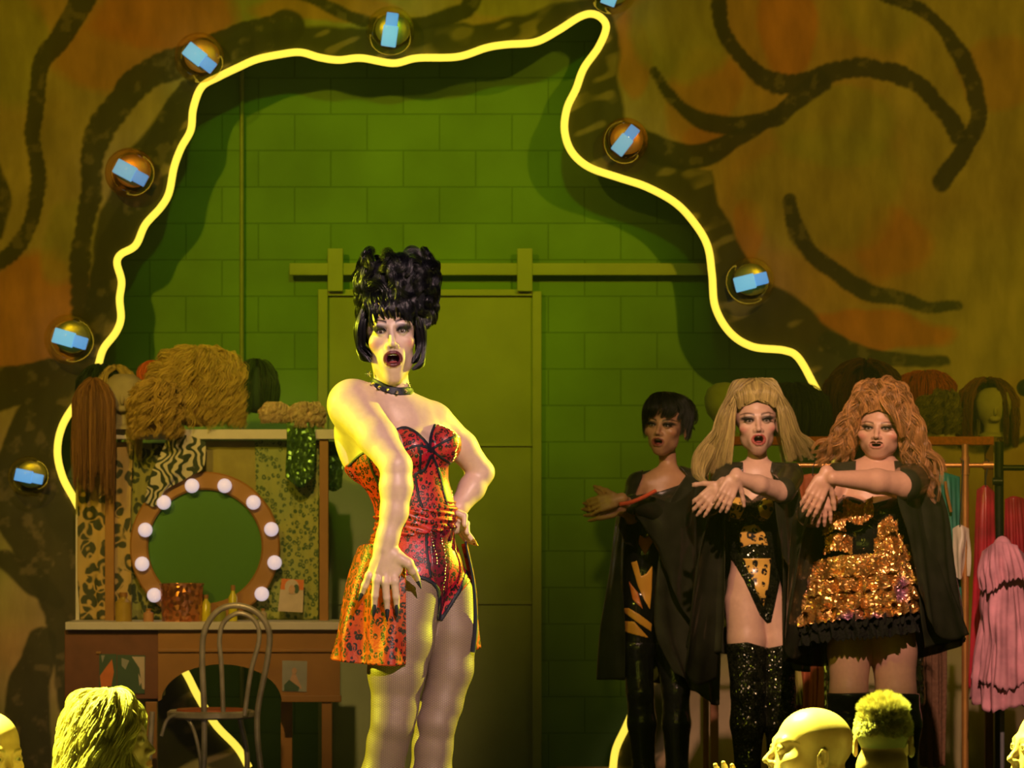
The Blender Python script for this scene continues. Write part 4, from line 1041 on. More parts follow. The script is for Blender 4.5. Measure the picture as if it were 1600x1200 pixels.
M['flame'] = plain('orange_flame_satin', (.95, .24, .04), .35, noise=.35, nscale=5); M['flame_y'] = plain('yellow_flame_satin', (.95, .42, .05), .35, noise=.3, nscale=5)
M['strip'] = plain('coral_satin_strip', (1.0, .16, .07), .4)
M['gold_crush'] = sequin('crushed_gold_foil', (.95, .60, .16), (.88, .50, .16), 24, .85, .3, c3=(.80, .40, .62))
M['tulle_black'] = plain('black_tulle', (.012, .013, .008), .9, bump_s=.8, nscale=90)
M['hair_blonde'] = hair_mat('blonde_hair', (.74, .47, .17), .34, .75); M['hair_red'] = hair_mat('strawberry_hair', (.60, .29, .10), .30, .75); M['hair_dark'] = hair_mat('dark_hair', (.016, .016, .008), .42, .6)
M['scalp_blonde'] = plain('blonde_wig_base', (.40, .22, .06), .7); M['scalp_red'] = plain('red_wig_base', (.22, .07, .02), .7); M['scalp_dark'] = plain('dark_wig_base', (.008, .008, .006), .7)

def figure_grid(x0, x1, ytop, near=.48, far=.26, fine_to=735, D=None, TT=T, h=1.0):
    D = D or CUR[0]
    return axis([(TT(x0, 0)[0], TT(x1, 0)[0], .0034 * h)]), axis([(D - near, D + far, .0042 * h)]), axis([(0.0, TT(0, 1010)[2], .008), (TT(0, 1010)[2], TT(0, fine_to + 90)[2], .0052 * h), (TT(0, fine_to + 90)[2], TT(0, fine_to)[2], .0034 * h), (TT(0, fine_to)[2], TT(0, ytop)[2], .0028 * h)])
def legs_to_floor(f, L1, L2, k=.02):
    """each: list of ((px, py, dy), radius px) down to the frame's edge, then on to the floor"""
    for Lg in (L1, L2):
        pts = [T(*p) for p, r in Lg]; rs = [r * UT for p, r in Lg]; f.chain(pts, rs, k)
        a = pts[-1]; an = np.array([a[0], a[1], .16]); f.cone(a, an, rs[-1], .042, .02)
        f.chain([an, an + (0, -.10, -.07), an + (0, -.17, -.125)], [.040, .040, .028], .02)
def limb(name, f0, off, poly, mat, parent, x0, x1, y0, y1, keep=None, smooth=.002):
    return garment(f0, off, poly, name, mat, parent, np.minimum(T(x0, y1), T(x1, y0)) - (0, .55, 0), np.maximum(T(x0, y1), T(x1, y0)) + (0, .3, 0), smooth=smooth, fn=T, keep=keep)
def heels(Lg, parent):
    a = T(*Lg[-1][0]); MB().tube([(a[0], a[1] + .035, .13), (a[0], a[1] + .045, 0)], [.02, .007], 10).build('boot_heel', M['latex'], parent)

# ---- A: dark short hair, flame bodysuit
CUR[0] = 16.9
pa = empty('person', T(1030, 800) * np.array([1, 1, 0]), 'dark-haired performer in black robe over orange flame bodysuit, leftmost of the backing trio', 'person', 'backing performers')
f = Field(*figure_grid(892, 1125, 615)); fl = (0, 1, 0)
f.cone(T(1003, 935, .02), T(1008, 860, .0), 32 * UT, 27 * UT, .04, flat=(fl, .85)); f.cone(T(1008, 860, .0), T(1030, 790, .0), 27 * UT, 36 * UT, .04, flat=(fl, .8))
f.cone(T(1030, 790, .0), T(1040, 758, .0), 37 * UT, 32 * UT, .04, flat=(fl, .7)); f.cone(T(1000, 757, -.03), T(1085, 752, .04), 15 * UT, 15 * UT, .04)
f.ell(T(1018, 795, -.09), (17 * UT, .05, 15 * UT)); f.ell(T(1050, 793, -.075), (16 * UT, .05, 15 * UT))
f.chain([T(1046, 745, .02), T(1042, 705, .02)], [14 * UT, 14 * UT], .025)
LA1 = [((996, 950, .0), 28), ((996, 1010, -.02), 23), ((1000, 1080, -.03), 18), ((1003, 1130, -.01), 19), ((1006, 1200, .01), 14)]
LA2 = [((1022, 950, .03), 27), ((1046, 1010, .03), 23), ((1056, 1080, .02), 18), ((1057, 1130, .03), 19), ((1058, 1200, .05), 14)]
legs_to_floor(f, LA1, LA2); torsoA = f.copy()
f.chain([T(998, 760, -.02), T(985, 805, -.18), T(966, 796, -.36)], [15 * UT, 13 * UT, 8.5 * UT], .02)
f.chain([T(1085, 758, .03), T(1060, 815, -.15), T(975, 783, -.38)], [15 * UT, 12 * UT, 8.5 * UT], .015)
hand(f, T(966, 796, -.36), (-1, -.15, -.12), (-.2, .3, 1), 1.0, (8, 14, 12), 9, nflip=1)
hand(f, T(968, 779, -.40), (-1, .0, -.25), (-.3, .3, .9), 1.0, (16, 20, 18), 5, nflip=-1)
armsA = torsoA.copy(); armsA.cone(T(998, 760, -.02), T(985, 805, -.18), 15 * UT, 13 * UT, .02); armsA.chain([T(1085, 758, .03), T(1060, 815, -.15), T(990, 788, -.34)], [15 * UT, 12 * UT, 10 * UT], .02); hA = Head(T(1040, 667, .0), rot(-20, 2, 4), (1.10, 1.06, 1.05), jaw=.006, mouth=.009); hA.carve(f, .012)
V, F_ = surface_net(f.d, f.ax, f.ay, f.az); C = np.zeros((len(V), 3)) + (.66, .36, .20)
C = face_paint(hA, V, C, lips=(.30, .08, .05), shadow=(.12, .07, .04), high=(.80, .5, .3), blush=(.62, .22, .12), brow=(.03, .02, .01))
link('body', raw_mesh('body', V, F_, True, C), M['skin'], pa); eyes_of(hA, pa, (.04, .02, .01), True, FM)
limb('bodysuit', torsoA, .005, [(962, 772), (1000, 806), (1030, 790), (1075, 745), (1100, 760), (1090, 1030), (960, 1030), (960, 900)], M['latex'], pa, 950, 1110, 740, 1035)
gf = torsoA.crop(T(955, 1000) - (0, .3, 0), T(1040, 760) + (0, .05, 0))
for nm, P in (('flame_y', [(972, 806), (984, 818), (992, 838), (978, 828)]), ('flame', [(989, 829), (1007, 840), (1027, 826), (1020, 845), (1007, 868), (998, 852)]), ('flame_y', [(985, 878), (995, 876), (1001, 900), (1010, 895), (1019, 882), (1018, 920), (1015, 953), (1006, 938), (996, 916), (990, 895)]),
              ('flame', [(981, 906), (996, 925), (1004, 952), (988, 937)]), ('flame_y', [(973, 949), (982, 949), (1000, 960), (1018, 974), (1017, 987), (995, 972), (976, 958)]), ('flame_y', [(969, 969), (990, 970), (1008, 990), (1014, 997), (990, 991), (969, 985)]), ('flame_y', [(979, 795), (1010, 795), (1010, 806), (981, 803)])):
    limb('flame_panel', torsoA, .0085, P, M[nm], pa, 955, 1040, 780, 1005)
limb('boot', torsoA, .010, [(960, 1000), (1095, 1008), (1110, 1400), (930, 1400)], M['leather_boot'], pa, 940, 1110, 995, 1305); heels(LA1, pa); heels(LA2, pa)
MB().tube(spline([T(968, 788, -.46), T(985, 785, -.44), T(1005, 777, -.40), T(1024, 767, -.35)], 20), 3.2 * UT, 8).build('sleeve_piping', M['strip'], pa)
for P in ([(960, 735), (1006, 728), (1003, 745), (990, 775), (986, 812), (962, 812), (955, 780)], [(1060, 728), (1110, 730), (1112, 835), (1040, 838), (990, 812), (984, 776), (1004, 772), (1030, 768), (1060, 758), (1072, 742)]):
    limb('robe_shoulder', armsA, .017, P, M['robe'], pa, 950, 1118, 725, 835)
# robe: left front edge, round the back, right front edge
def robe(parent, rows, fn=T, folds=7, amp=.030, seed=1, name='robe', mat=None, thick=.003, nu=130, nv=70, grow=.9):
    return sheet_obj(name, [[fn(*p) for p in r] for r in rows], mat or M['robe'], parent, nu=nu, nv=nv, folds=folds, amp=amp, fold_grow=grow, thick=thick, seed=seed)
robe(pa, [[(1003, 742, -.07), (988, 745, -.02), (1000, 738, .07), (1045, 732, .10), (1085, 738, .07), (1098, 745, .0), (1070, 745, -.08)],
          [(984, 800, -.14), (966, 800, -.02), (985, 800, .12), (1045, 800, .16), (1095, 800, .10), (1108, 800, -.02), (1040, 800, -.17)],
          [(975, 900, -.12), (953, 900, .0), (975, 900, .13), (1045, 900, .18), (1100, 900, .12), (1110, 900, -.02), (1026, 900, -.16)],
          [(975, 985, -.10), (942, 985, .0), (965, 985, .13), (1045, 985, .19), (1105, 985, .12), (1118, 985, .0), (1024, 985, -.14)],
          [(973, 1062, -.08), (936, 1062, .02), (960, 1062, .14), (1045, 1070, .2), (1105, 1090, .14), (1112, 1100, .0), (1052, 1050, -.12)]], folds=8, seed=2)
robe(pa, [[(1000, 748, -.05), (985, 770, -.12), (975, 790, -.24), (966, 785, -.33)], [(1000, 790, -.06), (983, 810, -.14), (976, 815, -.25), (970, 806, -.33)], [(1000, 860, -.06), (980, 850, -.14), (972, 840, -.22), (966, 822, -.28)]], folds=2, amp=.008, seed=4, name='robe_sleeve', nu=50, nv=40)
robe(pa, [[(1090, 748, .0), (1075, 770, -.14), (1050, 785, -.24), (1015, 775, -.30), (985, 777, -.36)], [(1095, 800, .0), (1078, 820, -.16), (1045, 820, -.27), (1015, 805, -.30), (985, 792, -.36)], [(1098, 900, .0), (1082, 890, -.14), (1050, 870, -.22), (1022, 840, -.28), (1000, 815, -.32)], [(1095, 1010, .0), (1085, 980, -.1), (1055, 930, -.18), (1030, 860, -.22), (1010, 822, -.28)]], folds=3, amp=.012, seed=5, name='robe_sleeve', nu=70, nv=60)
# hair: cropped with a swept fringe
def scalp(h, mat, parent, r=(.082, .094, .092), c=(0, .028, .042), name='wig_cap'):
    MB().ball(h.w(c), np.array(r) * h.sc, 24, 16, R=h.R).build(name, mat, parent)
scalp(hA, M['scalp_dark'], pa)
G = []; q_ = np.random.default_rng(3)
for i in range(70):
    a = q_.uniform(-2.6, 2.6); u0 = q_.uniform(.1, .9)
    base = np.array([.02 * math.sin(a), .01 - .02 * math.cos(a), .142]); 
    e_ = np.array([.090 * math.sin(a), .018 - .112 * math.cos(a), q_.uniform(.020, .05) if abs(a) < .9 else q_.uniform(-.05, .02)])
    m_ = np.array([.086 * math.sin(a) * .8, .018 - .105 * math.cos(a) * .85, .112 + q_.uniform(-.006, .012)]); m2 = np.array([.093 * math.sin(a + .15), .018 - .112 * math.cos(a + .15), .07])
    G.append(hA.ww(spline(np.array([base, m_, m2, e_]), 14)))
hair_obj('hair', G, .014, M['hair_dark'], pa, n=26, thick=.0009, jit=.6, seed=9, prof=lambda t: .5 + .5 * np.sin(np.pi * t))
GC = [hA.ww(curl([(.03, .06, .12), (.06, .08, .10), (.085, .07, .06), (.09, .05, .0)], .018, 1.2, k, 18)) for k in range(5)]
hair_obj('hair_swirl', GC, .012, M['hair_dark'], pa, n=24, thick=.0009, seed=10)
MB().ball(hA.w((.086, .0, -.045)), .006, 8, 6).build('earring', M['steel'], pa)

# ---- B: big blonde hair, gold leopard bodysuit, thigh boots
CUR[0] = 16.4
pb = empty('person', T(1180, 800) * np.array([1, 1, 0]), 'performer with huge blonde hair, black robe and gold leopard bodysuit, middle of the backing trio', 'person', 'backing performers')
f = Field(*figure_grid(1075, 1275, 600))
f.ell(T(1178, 920, .02), (40 * UT, .115, 32 * UT), None, .03); f.cone(T(1178, 900, .02), T(1176, 850, .0), 38 * UT, 32 * UT, .04, flat=(fl, .8))
f.cone(T(1176, 850, .0), T(1178, 790, .0), 32 * UT, 40 * UT, .04, flat=(fl, .78)); f.cone(T(1178, 790, .0), T(1182, 752, .0), 40 * UT, 36 * UT, .04, flat=(fl, .65))
f.cone(T(1138, 742, .0), T(1232, 742, .02), 16 * UT, 16 * UT, .04)
f.ell(T(1152, 795, -.10), (20 * UT, .055, 18 * UT)); f.ell(T(1193, 795, -.10), (20 * UT, .055, 18 * UT))
f.chain([T(1184, 740, .02), T(1183, 700, .02)], [15 * UT, 15 * UT], .025)
LB1 = [((1164, 940, .0), 32), ((1166, 1000, -.02), 29), ((1168, 1080, -.03), 22), ((1168, 1130, -.01), 23), ((1168, 1200, .01), 16)]
LB2 = [((1200, 940, .03), 30), ((1214, 1000, .03), 25), ((1218, 1080, .02), 21), ((1220, 1130, .03), 22), ((1220, 1200, .05), 16)]
legs_to_floor(f, LB1, LB2); torsoB = f.copy()
f.chain([T(1138, 746, -.02), T(1105, 790, -.18), T(1131, 757, -.38)], [16 * UT, 13 * UT, 9 * UT], .015)
f.chain([T(1232, 746, .0), T(1218, 768, -.26), T(1185, 757, -.36), T(1151, 746, -.42)], [16 * UT, 16 * UT, 14 * UT, 9.5 * UT], .015)
hand(f, T(1149, 743, -.42), (-.42, -.2, -.88), (.85, .1, -.4), 1.02, (12, 14, 12), 5)
hand(f, T(1128, 757, -.37), (-.70, -.05, -.71), (-.7, .1, .7), 1.06, (10, 12, 12), 8, nflip=-1)
armsB = torsoB.copy(); armsB.cone(T(1138, 746, -.02), T(1105, 790, -.18), 16 * UT, 14 * UT, .02); armsB.chain([T(1232, 746, .0), T(1222, 766, -.24)], [17 * UT, 16 * UT], .02); hB = Head(T(1181, 659, .0), rot(2, 2, -2), (1.20, 1.08, 1.15), jaw=.008, mouth=.0115, wide=.98, smile=.6); hB.carve(f, .012)
V, F_ = surface_net(f.d, f.ax, f.ay, f.az); C = np.zeros((len(V), 3)) + (.78, .50, .38)
C = face_paint(hB, V, C, lips=(.46, .10, .09), shadow=(.06, .03, .03), high=(.9, .75, .65), blush=(.80, .22, .22), brow=(.10, .05, .03), browlift=.002)
link('body', raw_mesh('body', V, F_, True, C), M['skin'], pb); eyes_of(hB, pb, (.05, .03, .02), True, FM)
limb('bodysuit', torsoB, .005, [(1128, 770), (1150, 764), (1166, 775), (1173, 782), (1185, 772), (1205, 762), (1232, 770), (1226, 860), (1222, 890), (1213, 930), (1204, 972), (1198, 974), (1185, 960), (1160, 905), (1140, 868), (1128, 850)], M['sequin_black'], pb, 1120, 1240, 755, 985)
for P in ([(1159, 872), (1204, 872), (1200, 910), (1192, 948), (1180, 925)], [(1154, 834), (1160, 822), (1180, 818), (1194, 834), (1199, 853), (1176, 850), (1155, 856)], [(1133, 790), (1140, 776), (1155, 778), (1160, 795), (1152, 812), (1138, 808)], [(1180, 790), (1190, 778), (1204, 782), (1206, 796), (1196, 812), (1184, 806)]):
    limb('gold_leopard_panel', torsoB, .0085, P, M['gold_leo'], pb, 1125, 1225, 770, 955)
limb('thigh_boot', torsoB, .010, [(1130, 1006), (1165, 1002), (1200, 1012), (1250, 1002), (1260, 1400), (1120, 1400)], M['sequin_black'], pb, 1125, 1255, 998, 1305); heels(LB1, pb); heels(LB2, pb)
robe(pb, [[(1160, 728, -.08), (1132, 732, -.02), (1150, 725, .07), (1184, 722, .09), (1220, 725, .07), (1242, 732, .0), (1212, 728, -.09)],
          [(1137, 790, -.16), (1112, 790, -.04), (1130, 790, .12), (1184, 790, .16), (1235, 790, .12), (1252, 790, -.02), (1222, 790, -.17)],
          [(1136, 880, -.12), (1110, 880, -.02), (1125, 880, .13), (1184, 880, .18), (1240, 880, .13), (1254, 880, .0), (1222, 880, -.13)],
          [(1134, 960, -.08), (1104, 960, .0), (1120, 960, .14), (1184, 960, .19), (1242, 960, .14), (1256, 960, .0), (1222, 960, -.08)],
          [(1130, 1020, -.06), (1100, 1020, .02), (1118, 1020, .15), (1184, 1030, .2), (1244, 1045, .15), (1258, 1050, .02), (1224, 1045, -.04)]], folds=8, seed=11)
robe(pb, [[(1138, 732, -.03), (1118, 760, -.14), (1112, 775, -.25), (1122, 764, -.33)], [(1138, 800, -.05), (1110, 830, -.14), (1100, 830, -.22), (1110, 800, -.30)], [(1128, 920, -.03), (1098, 920, -.12), (1086, 900, -.18), (1096, 850, -.24)], [(1118, 1060, .0), (1090, 1070, -.08), (1072, 1040, -.12), (1080, 960, -.16)]], folds=2.5, amp=.012, seed=12, name='robe_sleeve', nu=60, nv=60)
robe(pb, [[(1236, 730, .0), (1228, 742, -.14), (1216, 748, -.26), (1208, 742, -.32)], [(1244, 800, -.02), (1232, 800, -.14), (1222, 795, -.22), (1210, 784, -.28)], [(1250, 900, .0), (1240, 900, -.12), (1228, 880, -.18), (1216, 840, -.24)]], folds=2, amp=.01, seed=13, name='robe_sleeve', nu=50, nv=50)
for P in ([(1095, 722), (1160, 722), (1160, 738), (1146, 752), (1134, 775), (1138, 815), (1090, 815), (1092, 770), (1112, 752)], [(1205, 722), (1258, 724), (1258, 812), (1218, 812), (1211, 790), (1211, 752), (1202, 736)]):
    limb('robe_shoulder', armsB, .016, P, M['robe'], pb, 1085, 1262, 720, 818)
scalp(hB, M['scalp_blonde'], pb, (.083, .090, .090))
def flow(h, n, seed, tall, wide, drop, dropR, fl=None):
    q_ = np.random.default_rng(seed); out = []
    for i in range(n):
        e = q_.uniform(0, 1); layer = i % 3
        a = q_.uniform(-math.pi, math.pi) if layer else q_.uniform(-1.1, 1.1)
        sa, ca = math.sin(a), math.cos(a); s_ = (1 if sa > 0 else -1); dr = (dropR if s_ > 0 else drop) * (.35 + .65 * q_.uniform(0, 1)); dp = .022 - .085 * ca
        if layer == 0: pts = [(.066 * sa, .024 - .104 * ca, .076 - .03 * abs(sa)), (.070 * sa + s_ * .006, .01 - .088 * ca, .094 + tall * .55), (s_ * (.064 + wide * .4 * e), .02 - .06 * ca, .082 + tall * (.6 - .2 * e))]
        else: pts = [(.02 * sa, .02 - .03 * ca, .132 + tall * .6), (.06 * sa + s_ * .008, .02 - .07 * ca, .125 + tall * (.6 + .3 * e)), (s_ * .068 + .02 * sa, .02 - .08 * ca, .088 + tall * .45)]
        pts += [(s_ * (.082 + wide * 1.2 * e), .015 - .075 * ca, .035), (s_ * (.088 + wide * 1.9 * e), .015 - .070 * ca, -.045), (s_ * (.094 + wide * 2.7 * e), .015 - .06 * ca, -.045 - dr * .5), (s_ * (.100 + wide * 3.4 * e), .02 - .05 * ca, -.045 - dr)]
        out.append(h.ww(np.array(pts)))
    for i in range(n // 3):
        x = q_.uniform(-.062, .062); t = tall * q_.uniform(.7, 1.0)
        out.append(h.ww(np.array([(x, -.080 + 5 * x * x, .078 - 8 * x * x), (x * 1.1, -.072, .106 + t * .55 - 7 * x * x), (x * 1.3, -.01, .126 + t - 12 * x * x), (x * 1.4, .06, .100 + t * .8 - 9 * x * x), (x * 1.5, .11, .04)])))
    return out
G = [spline(g, 24) for g in flow(hB, 210, 21, .030, .032, .15, .11)]
for i in range(16): t = i / 15.0; G.append(hB.ww(spline(np.array([(-.10, -.02, .03), (-.145 - .02 * t, -.03, -.05), (-.17 - .05 * t, -.06, -.12), (-.20 - .03 * t, -.10, -.175 - .02 * t), (-.205 + .02 * t, -.12, -.23)]), 24)))
hair_obj('hair', G, .015, M['hair_blonde'], pb, n=26, thick=.0010, jit=.5, seed=22, prof=lambda t: .5 + .5 * np.sin(np.pi * np.clip(t, 0, 1)))

# ---- C: strawberry curls, gold ruffle dress, moustache
CUR[0] = 15.95
pc = empty('person', T(1365, 800) * np.array([1, 1, 0]), 'moustached performer with strawberry curls and crushed gold ruffle dress, rightmost of the backing trio', 'person', 'backing performers')
f = Field(*figure_grid(1240, 1470, 590))
f.ell(T(1355, 930, .02), (66 * UT, .17, 46 * UT), None, .03); f.cone(T(1352, 900, .02), T(1350, 840, .0), 60 * UT, 56 * UT, .05, flat=(fl, .85))
f.cone(T(1350, 840, .0), T(1356, 790, .0), 56 * UT, 56 * UT, .05, flat=(fl, .82)); f.cone(T(1356, 790, .0), T(1368, 758, .0), 54 * UT, 46 * UT, .04, flat=(fl, .7))
f.cone(T(1316, 748, .0), T(1428, 746, .02), 21 * UT, 21 * UT, .05)
f.ell(T(1330, 800, -.12), (27 * UT, .07, 23 * UT)); f.ell(T(1382, 800, -.12), (27 * UT, .07, 23 * UT))
f.chain([T(1376, 745, .02), T(1375, 708, .02)], [20 * UT, 20 * UT], .03)
LC1 = [((1330, 960, .0), 38), ((1328, 1020, -.01), 33), ((1326, 1080, -.03), 28), ((1324, 1130, -.01), 27), ((1324, 1200, .01), 19)]
LC2 = [((1388, 960, .02), 40), ((1396, 1020, .02), 35), ((1400, 1080, .01), 30), ((1406, 1130, .03), 29), ((1408, 1200, .05), 20)]
legs_to_floor(f, LC1, LC2); torsoC = f.copy()
f.chain([T(1314, 750, -.02), T(1268, 800, -.16), T(1298, 752, -.36)], [20 * UT, 17 * UT, 10 * UT], .02)
f.chain([T(1428, 750, .0), T(1410, 758, -.27), T(1370, 752, -.34), T(1300, 747, -.43)], [22 * UT, 20 * UT, 18 * UT, 10.5 * UT], .02)
hand(f, T(1290, 742, -.42), (-.45, -.15, -.88), (.85, .1, -.4), 1.12, (10, 12, 10), 5, wr_r=.027)
hand(f, T(1290, 757, -.37), (-.12, -.05, -.97), (-.9, .1, .2), 1.08, (12, 12, 12), 6, nflip=-1)
armsC = torsoC.copy(); armsC.cone(T(1314, 750, -.02), T(1268, 800, -.16), 20 * UT, 18 * UT, .02); armsC.chain([T(1428, 750, .0), T(1412, 758, -.25)], [22 * UT, 21 * UT], .02); hC = Head(T(1375, 671, .0), rot(-13, 1, 2), (1.18, 1.08, 1.03), jaw=.004, mouth=.0035, wide=1.14, smile=.7); hC.carve(f, .014)
V, F_ = surface_net(f.d, f.ax, f.ay, f.az); C = np.zeros((len(V), 3)) + (.76, .44, .32)
C = face_paint(hC, V, C, lips=(.60, .26, .20), shadow=(.30, .16, .05), high=(.85, .65, .4), blush=(.82, .22, .20), brow=(.16, .06, .03), strength=.9)
link('body', raw_mesh('body', V, F_, True, C), M['skin'], pc); eyes_of(hC, pc, (.05, .03, .02), True, FM)
mg = [hC.ww(spline(np.array([(q * .002, -.0985, -.0555), (q * .012, -.096, -.0545), (q * .022, -.087, -.060), (q * .027, -.082, -.067)]), 10)) for q in (-1, 1) for _ in range(2)]
hair_obj('moustache', mg, .0026, hair_mat('brown_moustache', (.16, .06, .025), .5), pc, n=30, thick=.0008, seed=31)
limb('bodice', torsoC, .006, [(1270, 778), (1300, 768), (1345, 782), (1360, 786), (1380, 780), (1420, 768), (1450, 780), (1440, 900), (1270, 900)], M['latex'], pc, 1255, 1460, 760, 905)
limb('boot', torsoC, .011, [(1285, 1082), (1360, 1080), (1450, 1084), (1450, 1400), (1270, 1400)], M['leather_boot'], pc, 1270, 1455, 1075, 1305); heels(LC1, pc); heels(LC2, pc)
def ruffle(name, pts, drop, dys, mat, parent, folds, amp, seed, jag=.01, out=.03, nu=110, nv=18):
    top = [T(x, y, dy) for x, y, dy in pts]; mid = [T(x, y + drop * .5, dy - out * .7) for x, y, dy in pts]; bot = [T(x + (x - 1345) * .04, y + drop, dy - out) for x, y, dy in pts]
    V, F = sheet([top, mid, bot], nu=nu, nv=nv, folds=folds, amp=amp, fold_grow=.6, thick=.002, seed=seed, jag=jag)
    r = np.random.default_rng(seed); V = V + r.normal(0, .0022, V.shape); return link(name, raw_mesh(name, V, F, False), mat, parent)
ring = lambda y, k=1.0, tilt=0: [(1352 - 104 * k, y + 6 + tilt, .05), (1352 - 88 * k, y + 4 + tilt * .7, -.10), (1352 - 50 * k, y + 3, -.19), (1352, y, -.215), (1352 + 45 * k, y - 2 - tilt * .3, -.19), (1352 + 76 * k, y - 6 - tilt * .6, -.09), (1352 + 82 * k, y - 8 - tilt, .06)]
for i, (y, dr_, k) in enumerate(((866, 30, .88), (888, 32, .97), (912, 34, 1.02), (930, 34, 1.04))):
    ruffle('gold_skirt_ruffle', ring(y, k, 10), dr_, 0, M['gold_crush'], pc, 9 + i, .020, 40 + i, .014)
for i, (y, dr_, k) in enumerate(((945, 30, 1.0), (962, 32, 1.0))):
    V, F = sheet([[T(x, yy + dr_ * t, dy - .02 * t) for x, yy, dy in ring(y, k + .04 * t, 8)] for t in (0, .5, 1)], nu=160, nv=20, folds=16, amp=.022, fold_grow=.5, thick=.002, seed=50 + i, jag=.02); link('tulle_petticoat', raw_mesh('tulle_petticoat', V, F, False), M['tulle_black'], pc)
for k, (P, dr_, fo) in enumerate((([(1278, 790, -.08), (1292, 770, -.15), (1308, 775, -.19)], 22, 3), ([(1290, 810, -.12), (1305, 800, -.18), (1322, 804, -.20)], 26, 3), ([(1318, 778, -.19), (1342, 788, -.20), (1364, 776, -.20)], 30, 4), ([(1288, 840, -.12), (1310, 832, -.17), (1332, 840, -.18)], 26, 3),
                                  ([(1372, 820, -.18), (1390, 802, -.19), (1402, 806, -.16)], 28, 3), ([(1366, 842, -.18), (1386, 832, -.18), (1412, 836, -.14)], 28, 4), ([(1376, 858, -.17), (1396, 852, -.16), (1420, 850, -.12)], 24, 3))):
    ruffle('gold_bodice_ruffle', P, dr_, 0, M['gold_crush'], pc, fo, .012, 60 + k, .006, .012, 46, 14)
robe(pc, [[(1330, 735, -.10), (1290, 738, -.02), (1320, 728, .09), (1378, 726, .12), (1425, 728, .09), (1456, 738, .0), (1405, 732, -.10)],
          [(1270, 800, -.13), (1246, 800, -.02), (1275, 800, .16), (1370, 800, .22), (1455, 800, .16), (1478, 800, .0), (1428, 800, -.16)],
          [(1262, 880, -.12), (1238, 880, .0), (1265, 880, .19), (1370, 880, .26), (1465, 880, .18), (1488, 880, .02), (1432, 880, -.16)],
          [(1240, 960, -.06), (1230, 960, .02), (1260, 960, .22), (1370, 960, .30), (1475, 960, .2), (1500, 955, .04), (1436, 955, -.14)],
          [(1232, 1030, .0), (1226, 1030, .05), (1260, 1040, .26), (1370, 1040, .32), (1470, 1020, .22), (1510, 1000, .05), (1446, 1012, -.10)]], folds=9, amp=.02, seed=14)
robe(pc, [[(1436, 735, .0), (1424, 738, -.14), (1410, 742, -.26), (1398, 742, -.33)], [(1456, 800, .0), (1438, 800, -.14), (1422, 796, -.24), (1404, 788, -.30)], [(1480, 900, .0), (1460, 900, -.12), (1440, 880, -.2), (1420, 840, -.24)], [(1512, 992, .02), (1488, 1000, -.1), (1460, 985, -.16), (1436, 920, -.18)]], folds=2.5, amp=.014, seed=15, name='robe_sleeve', nu=60, nv=60)
robe(pc, [[(1306, 736, -.02), (1278, 765, -.14), (1262, 790, -.20), (1280, 770, -.30)], [(1300, 800, -.04), (1266, 830, -.14), (1252, 840, -.2), (1266, 800, -.26)], [(1290, 900, .0), (1250, 930, -.1), (1240, 920, -.16), (1250, 860, -.2)], [(1280, 1010, .05), (1240, 1030, -.04), (1228, 1010, -.1), (1236, 940, -.14)]], folds=2.5, amp=.012, seed=16, name='robe_sleeve', nu=60, nv=60)
for P in ([(1250, 728), (1336, 720), (1334, 738), (1306, 748), (1292, 766), (1284, 830), (1240, 830)], [(1395, 720), (1470, 722), (1475, 830), (1412, 830), (1405, 800), (1406, 748), (1396, 740)]):
    limb('robe_shoulder', armsC, .017, P, M['robe'], pc, 1240, 1478, 718, 835)
scalp(hC, M['scalp_red'], pc, (.086, .090, .092))
q_ = np.random.default_rng(33)
G = [curl(g, q_.uniform(.012, .022), q_.uniform(2.2, 3.4), q_.uniform(0, 6.28), 40, .016, 1 if q_.random() < .5 else -1) for g in flow(hC, 165, 33, .070, .040, .12, .26)]
for i in range(7):   # side-swept fringe
    t = i / 6.0; P = np.array([(-.005, -.06, .135), (.025 + .02 * t, -.100, .105), (.055 + .012 * t, -.108, .06 - .01 * t), (.070 + .02 * t, -.100, .015), (.092, -.085, -.03)]); G.append(hC.ww(curl(P, .006, 1.2, i, 30)))
hair_obj('hair', G, .0125, M['hair_red'], pc, n=20, thick=.0011, jit=.5, seed=34, prof=lambda t: .5 + .5 * np.sin(np.pi * np.clip(t, 0, 1)))
# ================================================================ dressing table, mirror, wigs, chair, rack
def V_(px, py, dy=0.0): return W(px, py, DV, dy)
UV = DV / FPX
M['terra'] = plain('terracotta_paint', (.37, .17, .03), .5, noise=.12, nscale=6); M['terra_d'] = plain('dark_terracotta_paint', (.20, .07, .025), .55)
M['white_edge'] = plain('off_white_paint', (.72, .66, .58), .45, noise=.05)
def vbox(b, x0, y0, x1, y1, dy, depth, bev=.003): pxbox(b, x0, y0, x1, y1, DV + dy, depth, bev); return b
van = empty('dressing_table', V_(315, 1200) * np.array([1, 1, 0]), 'terracotta dressing table with white edged top left of the star', 'dressing table')
zf = 1228
vbox(MB(), 102, 972, 534, 984, -.24, .50).build('table_top', M['white_edge'], van, False)
